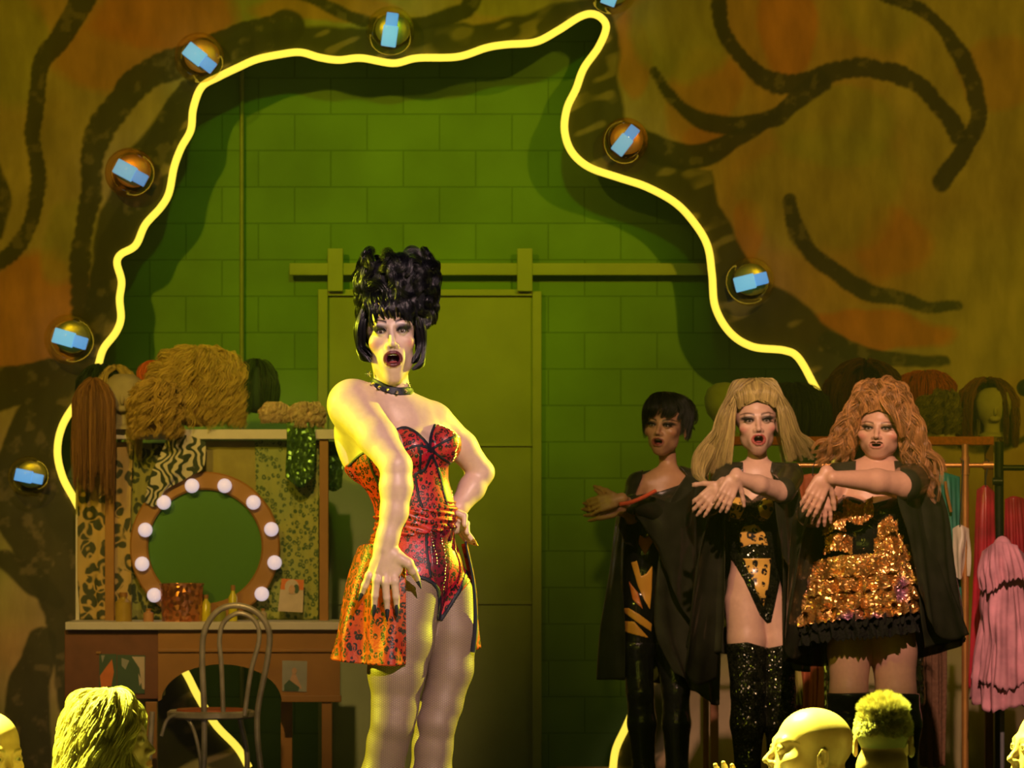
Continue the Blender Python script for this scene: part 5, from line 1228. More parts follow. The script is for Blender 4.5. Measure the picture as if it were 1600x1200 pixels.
# apron with an arched knee hole
ap = [(247, 984), (531, 984), (531, 1096), (440, 1096)] + [(346 + 94 * math.cos(t), 1096 - 58 * math.sin(t)) for t in np.linspace(.05, math.pi - .05, 24)] + [(247, 1096)]
b = MB(); b.prism([tuple(V_(x, y, -.2)[[0, 2]]) for x, y in ap], DV - .20, DV - .17)
vbox(b, 247, 1014, 531, 1019, -.215, .02); vbox(b, 440, 1087, 533, 1097, -.22, .04); b.build('apron', M['terra'], van, False)
b = MB(); vbox(b, 101, 984, 247, 1092, -.19, .40); b.build('side_cabinet', M['terra_d'], van, False)
vbox(MB(), 150, 1018, 158, 1022, -.20, .02).build('drawer_edge', M['terra'], van, False)
for x0, x1, d0 in ((503, 519, -.20), (439, 457, .12), (103, 120, -.18), (228, 246, -.18)):
    a0 = V_((x0 + x1) / 2, 1096, d0 + .02); b = MB(); b.box((a0[0], a0[1], a0[2] / 2), ((x1 - x0) * UV, .05, a0[2]), None, .004); b.build('leg', M['terra'], van, False)
for x0, x1 in ((164, 178), (499, 513)): vbox(MB(), x0, 686, x1, 972, .045, .045).build('upright_post', M['terra'], van, False)
vbox(MB(), 156, 671, 530, 686, .02, .22).build('top_shelf', M['white_edge'], van, False)
vbox(MB(), 118, 690, 124, 972, .16, .03).build('panel_edge', M['white_edge'], van, False)
# mirror with bulbs
mc = V_(320, 854, .06); mir = empty('vanity_mirror', mc + np.array([0, 0, -121 * UV]), 'round mirror in a wide terracotta ring set with white globe bulbs', 'mirror')
n = 64; Vr = []; Fr = []
for k in range(n):
    a = 2 * math.pi * k / n
    for r, y in ((117.5, .03), (117.5, -.005), (115, -.012), (92, -.012), (89, -.002), (89, .03)): Vr.append(mc + np.array([r * UV * math.cos(a), y, r * UV * math.sin(a)]))
for k in range(n):
    for q in range(6): Fr.append((k * 6 + q, k * 6 + (q + 1) % 6, ((k + 1) % n) * 6 + (q + 1) % 6, ((k + 1) % n) * 6 + q))
MB().add(Vr, Fr).build('mirror_ring', M['terra'], mir)
m, nt, b_ = new_mat('mirror_painted_reflection'); b_.inputs['Metallic'].default_value = .35; b_.inputs['Roughness'].default_value = .3; b_.inputs['Base Color'].default_value = (.09, .24, .03, 1); M['mirror'] = m  # the green reflection is put into the mirror's base colour
MB().lathe([(90.5 * UV, 0), (90.5 * UV, .006)], mc + np.array([0, .016, 0]), 64, np.array([[1, 0, 0], [0, 0, 1], [0, -1, 0]])).build('mirror_painted_reflection', m, mir, False)
M['bulb_white'] = emis('frosted_bulb', (.86, .72, .78), .55)
for x, y in ((222, 881), (227, 828), (256, 785), (300, 759), (351, 759), (396, 785), (424, 827), (429, 879), (409, 928), (241, 930)):
    c = V_(x, y, .02); o = MB().ball(c, 11.3 * UV, 20, 12).build('globe_bulb', M['bulb_white'], mir); MB().tube([c + (0, .025, 0), c + (0, .052, 0)], .016, 12).build('bulb_socket', M['brass'], mir)
# cloths draped on the table's back frame
M['leo_cream'] = leopard('ochre_leopard_cloth', (.60, .40, .12), (.50, .36, .14), (.05, .06, .02), 13, .7, 0, False, size=1.1)
M['leo_green'] = leopard('green_leopard_cloth', (.38, .40, .07), (.30, .36, .08), (.06, .12, .02), 42, .6, 0, False, size=1.0)
M['sequin_green'] = sequin('green_sequin_cloth', (.05, .14, .03), (.10, .22, .04), 70, .6, .3)
M['olive_cloth'] = plain('olive_cloth', (.34, .30, .07), .8)
def zebra():
    m, nt, b = new_mat('zebra_cloth'); w = N(nt, 'ShaderNodeTexWave', Scale=7.5, Distortion=14.0, Detail=1.0, Detail_Scale=1.2); L(nt, coord(nt, (1, 1, 1.6)), w.inputs['Vector'])
    r = ramp(nt, w.outputs['Fac'], [(.45, (.03, .05, .02)), (.55, (.66, .60, .42))]); L(nt, r.outputs[0], b.inputs['Base Color']); b.inputs['Roughness'].default_value = .7; return m
M['zebra'] = zebra()
def cloth(name, label, P, mat, folds=3, amp=.01, seed=1, group=None, cat='cloth', **kw):
    o = sheet_obj(name, [[V_(*q) for q in r] for r in P], mat, None, nu=60, nv=60, folds=folds, amp=amp, thick=.004, seed=seed, fold_grow=.3, **kw); return setp(o, label, cat, group)
cloth('leopard_cloth', 'ochre leopard print cloth hanging at the far left of the dressing table', [[(121, 700, .12), (168, 692, .11), (208, 690, .10)], [(121, 800, .12), (165, 800, .11), (204, 800, .10)], [(121, 900, .12), (160, 905, .11), (205, 900, .10)], [(126, 968, .12), (160, 968, .11), (206, 968, .10)]], M['leo_cream'], seed=2)
cloth('leopard_cloth', 'green leopard print cloth hanging behind the right side of the mirror', [[(398, 688, .12), (450, 688, .13), (502, 688, .12)], [(400, 780, .12), (450, 785, .13), (498, 780, .12)], [(402, 880, .12), (450, 880, .13), (498, 880, .12)], [(400, 968, .12), (450, 968, .13), (497, 968, .12)]], M['leo_green'], seed=3)
cloth('olive_cloth', 'plain olive cloth hanging under the shelf above the mirror', [[(300, 688, .13), (350, 688, .13), (402, 688, .13)], [(300, 760, .13), (350, 760, .13), (402, 760, .13)], [(298, 860, .14), (350, 860, .14), (402, 860, .14)], [(296, 968, .15), (350, 968, .15), (402, 968, .15)]], M['olive_cloth'], seed=4)
cloth('zebra_scarf', 'black and cream zebra striped scarf draped over the upper left of the mirror', [[(262, 682, .02), (292, 680, .01), (322, 690, .02)], [(250, 710, .0), (290, 706, -.01), (318, 730, .0)], [(234, 745, .0), (268, 742, -.01), (296, 745, .0)], [(226, 785, .02), (240, 792, .02), (246, 772, .02)]], M['zebra'], folds=2, amp=.012, seed=5, cat='scarf')
cloth('dark_leopard_cloth', 'dark spotted green cloth hanging beside the left post of the mirror', [[(180, 692, .13), (220, 692, .13), (262, 692, .13)], [(180, 780, .13), (225, 780, .13), (255, 780, .13)], [(180, 870, .13), (225, 870, .13), (250, 870, .13)], [(180, 968, .13), (225, 968, .13), (262, 968, .13)]], leopard('dark_leopard_fabric', (.32, .30, .07), (.26, .28, .07), (.03, .05, .015), 20, .7, 0, False, size=1.15), seed=6)
cloth('sequin_scarf', 'green sequin scarf hung over the right end of the top shelf', [[(448, 660, .0), (470, 656, -.01), (492, 660, .0)], [(448, 700, -.01), (470, 700, -.02), (493, 700, -.01)], [(446, 740, -.01), (470, 744, -.02), (490, 742, -.01)], [(452, 752, -.01), (470, 762, -.02), (486, 750, -.01)]], M['sequin_green'], folds=2, seed=7, cat='scarf')
cloth('sequin_scarf', 'small green sequin cloth behind the right post of the dressing table', [[(500, 690, .20), (520, 690, .20), (536, 692, .20)], [(500, 730, .20), (520, 730, .20), (536, 730, .20)], [(510, 764, .20), (522, 768, .20), (534, 762, .20)]], M['sequin_green'], folds=1, seed=8, cat='scarf')
# things on the table top
tz = V_(0, 972)[2]
M['copper'] = sequin('beaten_copper', (.75, .26, .08), (.80, .34, .12), 60, .9, .3); M['ybottle'] = plain('yellow_glass', (.70, .62, .02), .2, coat=.5, bump_s=0)
c = V_(284, 972, -.08); h_ = 61 * UV
e = empty('copper_pot', (c[0], c[1], tz), 'hammered copper pot on the dressing table in front of the mirror', 'pot')
MB().lathe([(.001, .002), (.093, .002), (.098, .01), (.108, h_ - .012), (.113, h_), (.107, h_), (.102, h_ - .012), (.092, .014), (.001, .012)], (c[0], c[1], tz), 36).build('pot_body', M['copper'], e)
def bottle(x, w, y0, y1, label, mat, dy=-.06, cap=None):
    c = V_(x, 972, dy); s_ = UV; hh = (972 - y0) * s_; e = empty('bottle', (c[0], c[1], tz), label, 'bottle', 'bottles on the dressing table'); r = w * s_ / 2
    MB().lathe([(.001, .001), (r, .001), (r * 1.02, .006), (r, hh * .68), (r * .45, hh * .8), (r * .42, hh * .86)], (c[0], c[1], tz), 20).build('bottle_body', mat, e); MB().lathe([(.001, hh * .86), (r * .5, hh * .86), (r * .5, hh), (.001, hh)], (c[0], c[1], tz), 16).build('cap', cap or M['terra'], e)
bottle(322, 15, 929, 959, 'squat yellow bottle right beside the copper pot', M['ybottle']); bottle(364, 14, 914, 960, 'tall yellow bottle at the middle of the dressing table', M['ybottle'])
bottle(193, 26, 925, 960, 'short amber jar left of the copper pot near the post', plain('amber_glass_jar', (.45, .30, .04), .3), dy=-.1)
bottle(232, 16, 950, 965, 'tiny peach pot between the amber jar and copper pot', plain('peach_jar', (.55, .28, .12), .4), dy=-.12)
bottle(343, 20, 945, 965, 'low olive jar between the two yellow bottles', plain('olive_jar', (.28, .30, .03), .4), dy=-.1)
bottle(411, 12, 950, 965, 'small pale pot under the lower right mirror bulb', plain('pale_jar', (.5, .40, .28), .4), dy=-.1)
# pictures
def picture(name, label, poly, dy, base, shapes, parent=None):
    e = empty(name, V_(*np.mean(poly, 0), dy), label, 'picture', 'pictures stuck on the dressing table'); P = [tuple(V_(x, y, dy)[[0, 2]]) for x, y in poly]
    MB().prism(P, DV + dy, DV + dy + .004).build('print', base, e, False)
    for k, (c_, sh) in enumerate(shapes):
        MB().prism([tuple(V_(x, y, dy)[[0, 2]]) for x, y in sh], DV + dy - .0012 * (k + 1), DV + dy - .0012 * k).build('printed_figure', c_, e, False)
ell = lambda cx, cy, rx, ry, n=18: [(cx + rx * math.cos(t), cy + ry * math.sin(t)) for t in np.linspace(0, 2 * math.pi, n, endpoint=False)]
PA = lambda n, c: plain(n, c, .6, bump_s=0, noise=.08, nscale=20)
pk = PA('picture_cream', (.62, .50, .38)); po = PA('picture_orange', (.75, .20, .04)); pg = PA('picture_green', (.06, .12, .06)); pgr = PA('picture_grey', (.36, .36, .30)); pskin = PA('picture_peach', (.60, .36, .22))
picture('portrait_card', 'cream and orange portrait card leaning right of the mirror', [(440, 904), (475, 906), (473, 957), (434, 955)], .04, pk, [(po, [(440, 904), (475, 906), (474, 922), (438, 921)]), (pk, ell(456, 917, 11, 12)), (pg, ell(463, 920, 4.5, 7)), (pskin, ell(456, 921, 5, 7))])
picture('postcard', 'grey green postcard of a figure stuck on the right of the apron', [(441, 1032), (480, 1033), (479, 1081), (441, 1080)], -.206, pgr, [(pskin, [(459, 1046), (464, 1058), (472, 1076), (448, 1076), (454, 1060)]), (pg, [(444, 1070), (452, 1062), (468, 1074), (466, 1080), (444, 1079)]), (pskin, ell(460, 1048, 4, 5))])
picture('postcard', 'orange and green postcard stuck on the left cabinet front', [(155, 1022), (182, 1022), (182, 1082), (155, 1082)], -.196, pg, [(po, [(175, 1030), (178, 1050), (174, 1072), (158, 1074), (156, 1056), (166, 1042)]), (pgr, [(158, 1024), (164, 1024), (160, 1036)])])
picture('postcard', 'green and cream postcard right of the orange one on the cabinet', [(183, 1023), (227, 1024), (226, 1084), (183, 1083)], -.197, pg, [(pk, [(206, 1026), (226, 1026), (226, 1078), (222, 1076), (218, 1044)]), (pgr, [(190, 1028), (202, 1032), (196, 1046), (190, 1040)]), (pk, [(216, 1052), (222, 1064), (218, 1072)])])
# wigs and head blocks on the top shelf
shz = V_(0, 671, .1)[2]
M['foam'] = plain('foam_head', (.40, .34, .20), .8); M['foam_peach'] = plain('peach_wig', (.78, .46, .26), .7, bump_s=.6, nscale=50)
def headblock(x, ybase, hpx, label, mat, D=DV, dy=.1, group=None, face=True, parent=None, name='wig_head'):
    u = (D + dy) / FPX; base = W(x, ybase, D, dy); H_ = hpx * u
    prof = [(.001, 0), (.30, .0), (.30, .04), (.20, .10), (.19, .22), (.24, .32), (.33, .42), (.38, .58), (.385, .72), (.32, .88), (.18, .975), (.001, 1.0)]
    b = MB().lathe([(r * H_ * .98, z * H_) for r, z in prof], base, 28)
    b.ball(base + (0, -.34 * H_, .52 * H_), (.045 * H_, .06 * H_, .10 * H_)); b.ball(base + (0, -.26 * H_, .36 * H_), (.12 * H_, .10 * H_, .07 * H_))
    return b, base, H_
hm = lambda n, c, v=.5: hair_mat(n, c, .5, v, .25)
def wig(name, label, cx, cy, rx, ry, mat, D=DV, dy=.1, n=60, kind='wave', drop=0.0, seed=1, group='wigs on the shelves', block=None, blockmat=None, curlr=.012, thick=.0016, rad=.016, capmat=None, strand_n=16, open_face=False):
    """hair falling from a crown over an egg of radii rx, ry (photo px); longer by drop px at the sides"""
    u = (D + dy) / FPX; c = W(cx, cy, D, dy); r = np.random.default_rng(seed); e = empty(name, c - np.array([0, 0, ry * u]), label, 'wig', group)
    A, B, Cc = rx * u, min(rx * u, .13), ry * u; G = []
    if block is not None:
        b, base, H_ = headblock(block[0], block[1], block[2], '', None, D, dy - (.02 if open_face else 0)); b.build('head_form', blockmat or M['foam'], e)
    if not open_face: MB().ball(c, (A * .86, B * .86, Cc * .86), 20, 14).build('wig_cap', capmat or mat, e)
    for i in range(n):
        a = r.uniform(-math.pi, math.pi)
        if open_face and abs(a) < .55: continue
        pts = []
        for t in np.linspace(.04, 1, 9):
            ph = t * math.pi * .80; k = r.uniform(.92, 1.08) if kind != 'curl' else r.uniform(.84, 1.14)
            p = np.array([A * math.sin(ph) * math.sin(a), -B * math.sin(ph) * math.cos(a), Cc * math.cos(ph)]) * k
            if t > .6: p[2] -= (t - .6) / .4 * drop * u * r.uniform(.5, 1); 
            if ph > math.pi / 2: p[:2] = np.array([A * math.sin(a), -B * math.cos(a)]) * (1 - .25 * (t - .62) if not drop else .95 + .1 * r.random())
            pts.append(c + p)
        pts = np.array(pts); G.append(curl(pts, curlr * r.uniform(.6, 1.3), r.uniform(3, 6), r.uniform(0, 6.28), 34) if kind == 'curl' else spline(pts, 18))
    hair_obj('wig_hair', G, rad, mat, e, n=strand_n, thick=thick, jit=.8, seed=seed, prof=lambda t: .5 + .5 * np.sin(np.pi * np.clip(t, 0, 1)))
    return e
wig('long_wig', 'long pale olive wig on a head form at the left end of the top shelf', 182, 622, 36, 48, hm('olive_blonde_wig', (.55, .42, .12)), drop=60, seed=3, block=(194, 671, 88), dy=.06, open_face=True, n=56)
wig('long_wig', 'long brown straight wig hanging far left beside the short neon arc', 146, 640, 30, 46, hm('brown_wig', (.30, .15, .05)), drop=100, seed=4, dy=-.10, n=50)
wig('bob_wig', 'dark green bob wig behind the olive one at the far left', 158, 606, 36, 34, hm('dark_green_wig', (.03, .06, .02)), drop=15, seed=5, dy=.12, n=50, capmat=plain('dark_wig_net', (.02, .04, .015), .8))
wig('short_wig', 'small orange wig peeking between the olive wig and frizzy one', 243, 588, 25, 22, hm('orange_wig', (.70, .16, .03)), seed=6, dy=.14, n=36)
wig('curly_wig', 'huge frizzy golden wig piled on the top shelf', 308, 612, 76, 64, hm('golden_frizz', (.78, .54, .12), .4), kind='curl', curlr=.018, seed=7, n=170, drop=0, rad=.018, thick=.0014, capmat=plain('golden_net', (.32, .19, .04), .9), strand_n=12)
wig('curly_wig', 'lower golden frizz spilling over the shelf left of the huge wig', 244, 640, 38, 44, hm('golden_frizz_dark', (.66, .46, .11), .4), kind='curl', curlr=.015, seed=8, n=70, drop=10, dy=-.07, strand_n=12, capmat=plain('gold_net_dark', (.28, .17, .04), .9))
wig('dark_wig', 'dim dark green wig standing behind the right end of the frizzy one', 400, 608, 34, 44, hm('moss_wig', (.05, .10, .02)), seed=9, dy=.16, n=60, capmat=plain('moss_net', (.03, .07, .02), .9))
for x, y, rx, ry, lb in ((430, 642, 22, 16, 'small round peach wig, the left one of the pair on the shelf'), (478, 646, 29, 20, 'larger round peach wig beside the star, on the shelf right end')):
    wig('round_wig', lb, x, y + 5, rx, ry, hm('peach_wig_hair', (.92, .64, .34), .25), seed=int(x), n=60, dy=.06, kind='curl', curlr=.006, rad=.010, capmat=M['foam_peach'], strand_n=10)
# bentwood chair
M['silver'] = plain('worn_silver_paint', (.66, .58, .46), .4, .25, noise=.3, nscale=12); M['seat_reflection'] = plain('orange_seat_reflection', (.70, .16, .04), .5)  # seat pad colour carries the orange reflection on the seat
def K(px, py, dy=0.0): return W(px, py, DC, dy)
ch = empty('bentwood_chair', K(340, 1200) * np.array([1, 1, 0]), 'silver bentwood chair with orange reflection painted on seat in front of the dressing table', 'chair')
fz = lambda x, dy: np.array([K(x, 1200, dy)[0], DC + dy, 0.0])
P = [fz(308, -.02), K(318, 1200, -.03), K(319, 1118, -.03), K(316, 1030, -.06), K(320, 985, -.08), K(340, 955, -.09), K(369, 946, -.09), K(400, 956, -.09), K(420, 985, -.08), K(418, 1030, -.06), K(402, 1118, -.03), K(407, 1200, -.03), fz(414, -.02)]
MB().tube(spline(P, 90), .0145, 12).build('back_frame', M['silver'], ch)
P = [K(349, 1118, -.03), K(346, 1040, -.055), K(343, 1000, -.07), K(350, 972, -.08), K(374, 958, -.085), K(398, 970, -.08), K(405, 998, -.07), K(392, 1050, -.055), K(382, 1118, -.03)]
MB().tube(spline(P, 60), .0115, 12).build('back_hoop', M['silver'], ch)
cs = K(330, 1112, .14); MB().lathe([(.001, 0), (.20, .0), (.212, .008), (.212, .03), (.20, .038), (.17, .032), (.001, .030)], cs - (0, 0, .03), 40).build('seat_rim', M['silver'], ch)
MB().lathe([(.001, .0), (.168, .0), (.165, .012), (.001, .02)], cs + (0, 0, .002), 36).build('seat_pad', M['seat_reflection'], ch)
for x, x2, dy in ((238, 234, .24), (372, 386, .28)): MB().tube(spline([K(x, 1112, dy), K(x2, 1180, dy), fz(x2 - 4, dy + .02)], 20), .0135, 12).build('leg', M['silver'], ch)
MB().tube(spline([K(252, 1150, .02), K(262, 1124, .02), K(282, 1118, .0), K(300, 1134, -.02), K(312, 1180, -.02), K(314, 1215, -.02)], 40), .009, 10).build('leg_brace', M['silver'], ch)
# clothes rack behind the trio
def Rk(px, py, dy=0.0): return W(px, py, DR, dy)
M['copper_pole'] = plain('copper_tube', (.72, .34, .10), .35, .7, bump_s=.1); M['black_pole'] = plain('black_tube', (.015, .02, .015), .4)
rk = empty('clothes_rack', Rk(1306, 1200) * np.array([1, 1, 0]), 'copper pipe clothes rack standing behind the backing trio', 'clothes rack')
for x, yt, r in ((1508, 694, .0165), (1103, 727, .0135)):
    a = Rk(x, yt); MB().tube([a, (a[0], a[1], 0)], r, 14).build('upright_pole', M['copper_pole'], rk)
a = Rk(1508, 1200); MB().box((a[0], a[1], .012), (.05, .5, .024), None, .005).build('foot', M['copper_pole'], rk); a = Rk(1103, 1200); MB().box((a[0], a[1], .012), (.05, .5, .024), None, .005).build('foot', M['copper_pole'], rk)
MB().tube([Rk(1095, 727), Rk(1548, 727)], .011, 12).build('crossbar', M['copper_pole'], rk)
MB().tube([Rk(1536, 727), Rk(1552, 727)], .019, 14).build('end_cap', M['copper_pole'], rk); MB().tube([Rk(1508, 742), Rk(1508, 714)], .021, 14).build('joint', M['copper_pole'], rk)
o = MB().tube(spline([Rk(1477, 752, -.05), Rk(1480, 772, -.05), Rk(1486, 800, -.05)], 10), .007, 8).build('hook_strap', M['copper_pole']); setp(o, 'thin copper strap dangling from the rack beside the redhead curls', 'strap')
M['teal'] = plain('teal_satin', (.02, .18, .12), .4); M['crimson'] = satin('crimson_satin', (.40, .02, .04), .3); M['pink_tulle'] = satin('pink_tulle', (.80, .36, .44), .8, .12, 0); M['silver_seq'] = sequin('silver_sequins', (.50, .48, .45), (.62, .60, .55), 70, .9, .25); M['rust'] = plain('rust_velvet', (.38, .09, .03), .7); M['ivory'] = plain('ivory_satin', (.60, .52, .42), .4)
M['brown_fur'] = plain('brown_fur', (.16, .08, .04), .9, bump_s=.8, nscale=60)
def hung(name, label, rows, mat, folds=4, amp=.02, seed=1, cat='garment', D=None, jag=.0, nu=70, nv=60, hanger=True, group='garments on the clothes rack', **kw):
    D = D or DR + .02; e = empty(name, W(rows[0][1][0], rows[0][1][1], D), label, cat, group)
    A = [[W(x, y, D, dy) for x, y, dy in r] for r in rows]; V, F = sheet(A, nu=nu, nv=nv, folds=folds, amp=amp, fold_grow=.7, thick=.004, seed=seed, jag=jag, **kw); link('dress_body', raw_mesh('dress_body', V, F, True), mat, e)
    if hanger:
        t = A[0][len(A[0]) // 2]; MB().tube([(t[0], t[1], t[2] - .01), (t[0], t[1], t[2] + .03), (t[0] + .015, t[1], W(0, 727, D)[2] + .02), (t[0], t[1], W(0, 727, D)[2] + .03)], .003, 6).build('hanger', M['black_pole'], e)
    return e
hung('teal_gown', 'teal satin garment hanging behind the redhead curls', [[(1450, 745, .0), (1472, 738, -.03), (1500, 745, .0)], [(1452, 800, .0), (1475, 800, -.04), (1500, 800, .0)], [(1450, 1000, .0), (1476, 1000, -.05), (1502, 1000, .0)]], M['teal'], seed=1)
hung('crimson_gown', 'deep crimson gown hanging just right of the copper upright', [[(1526, 765, .0), (1540, 758, -.03), (1554, 768, .0)], [(1522, 830, -.02), (1540, 830, -.06), (1556, 830, -.02)], [(1518, 960, -.02), (1540, 960, -.06), (1562, 960, -.02)], [(1515, 1075, .0), (1540, 1080, -.05), (1566, 1070, .0)]], M['crimson'], seed=2, folds=3)
hung('crimson_gown', 'second crimson gown at the right edge behind the pink tulle', [[(1570, 780, .1), (1584, 775, .08), (1604, 780, .1)], [(1568, 880, .1), (1588, 880, .06), (1610, 880, .1)], [(1566, 1060, .1), (1588, 1060, .06), (1612, 1060, .1)]], M['crimson'], seed=3, hanger=False)
hung('ivory_blouse', 'ivory satin blouse squeezed left of the copper upright', [[(1488, 826, -.03), (1500, 820, -.05), (1514, 826, -.03)], [(1486, 860, -.03), (1500, 860, -.07), (1516, 860, -.03)], [(1490, 900, -.03), (1500, 905, -.06), (1512, 900, -.03)]], M['ivory'], seed=4, folds=2)
hung('rust_velvet_dress', 'rust velvet dress showing between the blonde and redhead legs', [[(1246, 745, .0), (1270, 740, -.03), (1298, 745, .0)], [(1244, 900, .0), (1270, 900, -.04), (1298, 900, .0)], [(1242, 1040, .0), (1270, 1045, -.04), (1298, 1040, .0)], [(1242, 1108, .0), (1270, 1112, -.04), (1296, 1106, .0)]], M['rust'], seed=5)
hung('silver_sequin_dress', 'silver sequin dress glinting left of the redhead boots', [[(1288, 745, -.05), (1304, 740, -.07), (1320, 745, -.05)], [(1288, 900, -.05), (1304, 900, -.08), (1320, 900, -.05)], [(1286, 1060, -.05), (1304, 1060, -.09), (1318, 1060, -.05)], [(1290, 1138, -.05), (1304, 1142, -.08), (1316, 1136, -.05)]], M['silver_seq'], seed=6, folds=2)
hung('brown_fur_coat', 'brown fur coat hanging right of the redhead legs', [[(1428, 745, .03), (1450, 740, .0), (1476, 745, .03)], [(1428, 900, .03), (1452, 900, -.02), (1478, 900, .03)], [(1430, 1060, .03), (1454, 1060, -.03), (1480, 1060, .03)], [(1436, 1196, .03), (1456, 1200, -.02), (1478, 1196, .03)]], M['brown_fur'], seed=7)
hung('silver_sequin_dress', 'narrow silver sequin dress right of the redhead left boot', [[(1424, 745, -.06), (1432, 742, -.08), (1444, 745, -.06)], [(1424, 1000, -.06), (1434, 1000, -.09), (1444, 1000, -.06)], [(1428, 1100, -.06), (1436, 1104, -.09), (1446, 1098, -.06)]], M['silver_seq'], seed=8, folds=1)
hung('olive_gown', 'olive green gown hanging behind the dark robe of the blonde', [[(1200, 745, .0), (1222, 740, -.03), (1246, 745, .0)], [(1200, 900, .0), (1222, 900, -.04), (1248, 900, .0)], [(1236, 1100, .0), (1250, 1102, -.03), (1262, 1100, .0)]], M['olive_cloth'], seed=9)
# pink tulle dress on its stand at the right edge
pk_ = empty('pink_tulle_dress', W(1565, 1200, 17.2) * np.array([1, 1, 0]), 'layered pink tulle dress on a thin grey stand at the right edge', 'dress')
def tier(rows, seed, folds=7, amp=.022, name='tulle_layer'): 
    V, F = sheet([[W(x, y, 17.2, dy) for x, y, dy in r] for r in rows], nu=110, nv=50, folds=folds, amp=amp, fold_grow=.6, thick=.003, seed=seed, jag=.02); link(name, raw_mesh(name, V, F, True), M['pink_tulle'], pk_)
tier([[(1540, 870, .05), (1560, 852, -.06), (1582, 850, -.08), (1606, 870, .05)], [(1532, 950, .05), (1556, 950, -.12), (1590, 950, -.14), (1618, 950, .05)], [(1518, 1020, .06), (1545, 1030, -.16), (1592, 1035, -.18), (1630, 1020, .06)], [(1514, 1085, .08), (1545, 1108, -.16), (1592, 1100, -.18), (1640, 1090, .08)]], 1)
tier([[(1536, 880, .0), (1552, 868, -.10), (1570, 880, -.12), (1584, 900, -.1)], [(1528, 940, .0), (1548, 950, -.16), (1570, 960, -.18), (1592, 960, -.14)], [(1534, 990, .0), (1552, 1010, -.19), (1576, 1030, -.21), (1600, 1030, -.18)], [(1520, 1060, .0), (1546, 1065, -.2), (1574, 1075, -.22), (1604, 1062, -.2)]], 2, 5)
tier([[(1534, 862, -.04), (1550, 850, -.14), (1564, 846, -.16), (1590, 852, -.14)], [(1526, 895, -.04), (1545, 892, -.18), (1566, 884, -.2), (1600, 880, -.16)], [(1530, 915, -.04), (1548, 922, -.18), (1570, 905, -.2), (1606, 900, -.16)]], 3, 6, .016, 'tulle_ruffle')
a = W(1566, 860, 17.2); MB().tube([a, (a[0], a[1], 0)], .010, 10).build('stand_pole', plain('grey_pole', (.22, .22, .24), .4), pk_); MB().lathe([(.001, 0), (.16, 0), (.15, .015), (.02, .03), (.001, .03)], (a[0], a[1], 0), 24).build('stand_base', M['black_pole'], pk_)
MB().ball(W(1566, 872, 17.2, .0), (.055, .045, .10)).build('dress_form', M['pink_tulle'], pk_)
# wig shelf behind the trio
DS2 = 18.6
def Sh(px, py, dy=0.0): return W(px, py, DS2, dy)
shf = empty('wig_shelf', Sh(1330, 1200) * np.array([1, 1, 0]), 'long red edged shelf of wigs behind the backing trio', 'shelf')
M['red_edge'] = plain('red_glitter_edge', (.50, .09, .03), .5, noise=.3, nscale=60)
b = MB(); pxbox(b, 1110, 682, 1553, 695, DS2, .3, .003); b.build('shelf_board', M['red_edge'], shf, False)
for x in (1116, 1545): a = Sh(x, 695, .15); MB().box((a[0], a[1], a[2] / 2), (.04, .04, a[2]), None, .004).build('shelf_leg', M['terra_d'], shf, False)
def Wg(*a, **k): k.setdefault('D', DS2); k.setdefault('dy', .13); return wig(*a, **k)
Wg('bob_wig', 'glossy brown bob wig on a bare foam head at the right of the red shelf', 1543, 640, 45, 47, hm('chestnut_wig', (.20, .07, .025), .6), drop=22, seed=11, block=(1552, 683, 78), open_face=True, n=90, strand_n=18)
Wg('curly_wig', 'dim olive curly wig just left of the glossy brown bob', 1466, 648, 38, 36, hm('olive_curls', (.22, .17, .05)), kind='curl', seed=12, n=80, capmat=plain('olive_net', (.13, .10, .03), .9))
Wg('short_wig', 'bright rust orange wig above the redhead curls', 1445, 612, 46, 30, hm('rust_wig', (.50, .10, .02)), seed=13, dy=.2, n=70, capmat=plain('rust_net', (.30, .07, .02), .9))
Wg('large_wig', 'large dark brown wig arching over the blue bulb behind the redhead', 1352, 640, 66, 74, hm('dark_brown_wig', (.10, .035, .012), .5), seed=14, dy=.2, n=130, open_face=True, drop=20, strand_n=18)
Wg('dark_wig', 'wide blackish green wig behind the right side of the blonde hair', 1238, 648, 60, 46, hm('black_green_wig', (.03, .04, .012)), seed=15, n=90, capmat=plain('black_green_net', (.02, .03, .01), .9))
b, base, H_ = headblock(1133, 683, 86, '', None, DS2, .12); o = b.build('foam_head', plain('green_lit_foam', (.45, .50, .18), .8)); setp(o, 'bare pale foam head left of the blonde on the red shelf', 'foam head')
M['black_st'] = M['black_pole']
st = empty('light_stand', W(1561, 1200, 18.2) * np.array([1, 1, 0]), 'black metal stand with side arm behind the right end of the rack', 'stand')
a = W(1561, 690, 18.2); MB().tube([a, (a[0], a[1], 0)], .022, 12).build('stand_pole', M['black_st'], st); MB().tube([W(1556, 731, 18.2), W(1640, 731, 18.2)], .014, 10).build('stand_arm', M['black_st'], st); MB().tube([W(1551, 752, 18.2, -.03), W(1566, 752, 18.2, -.03)], .018, 10).build('clamp', M['black_st'], st)
o = MB().ball(W(1602, 606, 19.5), .045).build('ball_knob', M['black_st']); setp(o, 'dark round knob cut by the right edge beside the brown wig', 'knob')
bx = MB(); pxbox(bx, 1266, 697, 1302, 708, 18.4, .05, .004); 
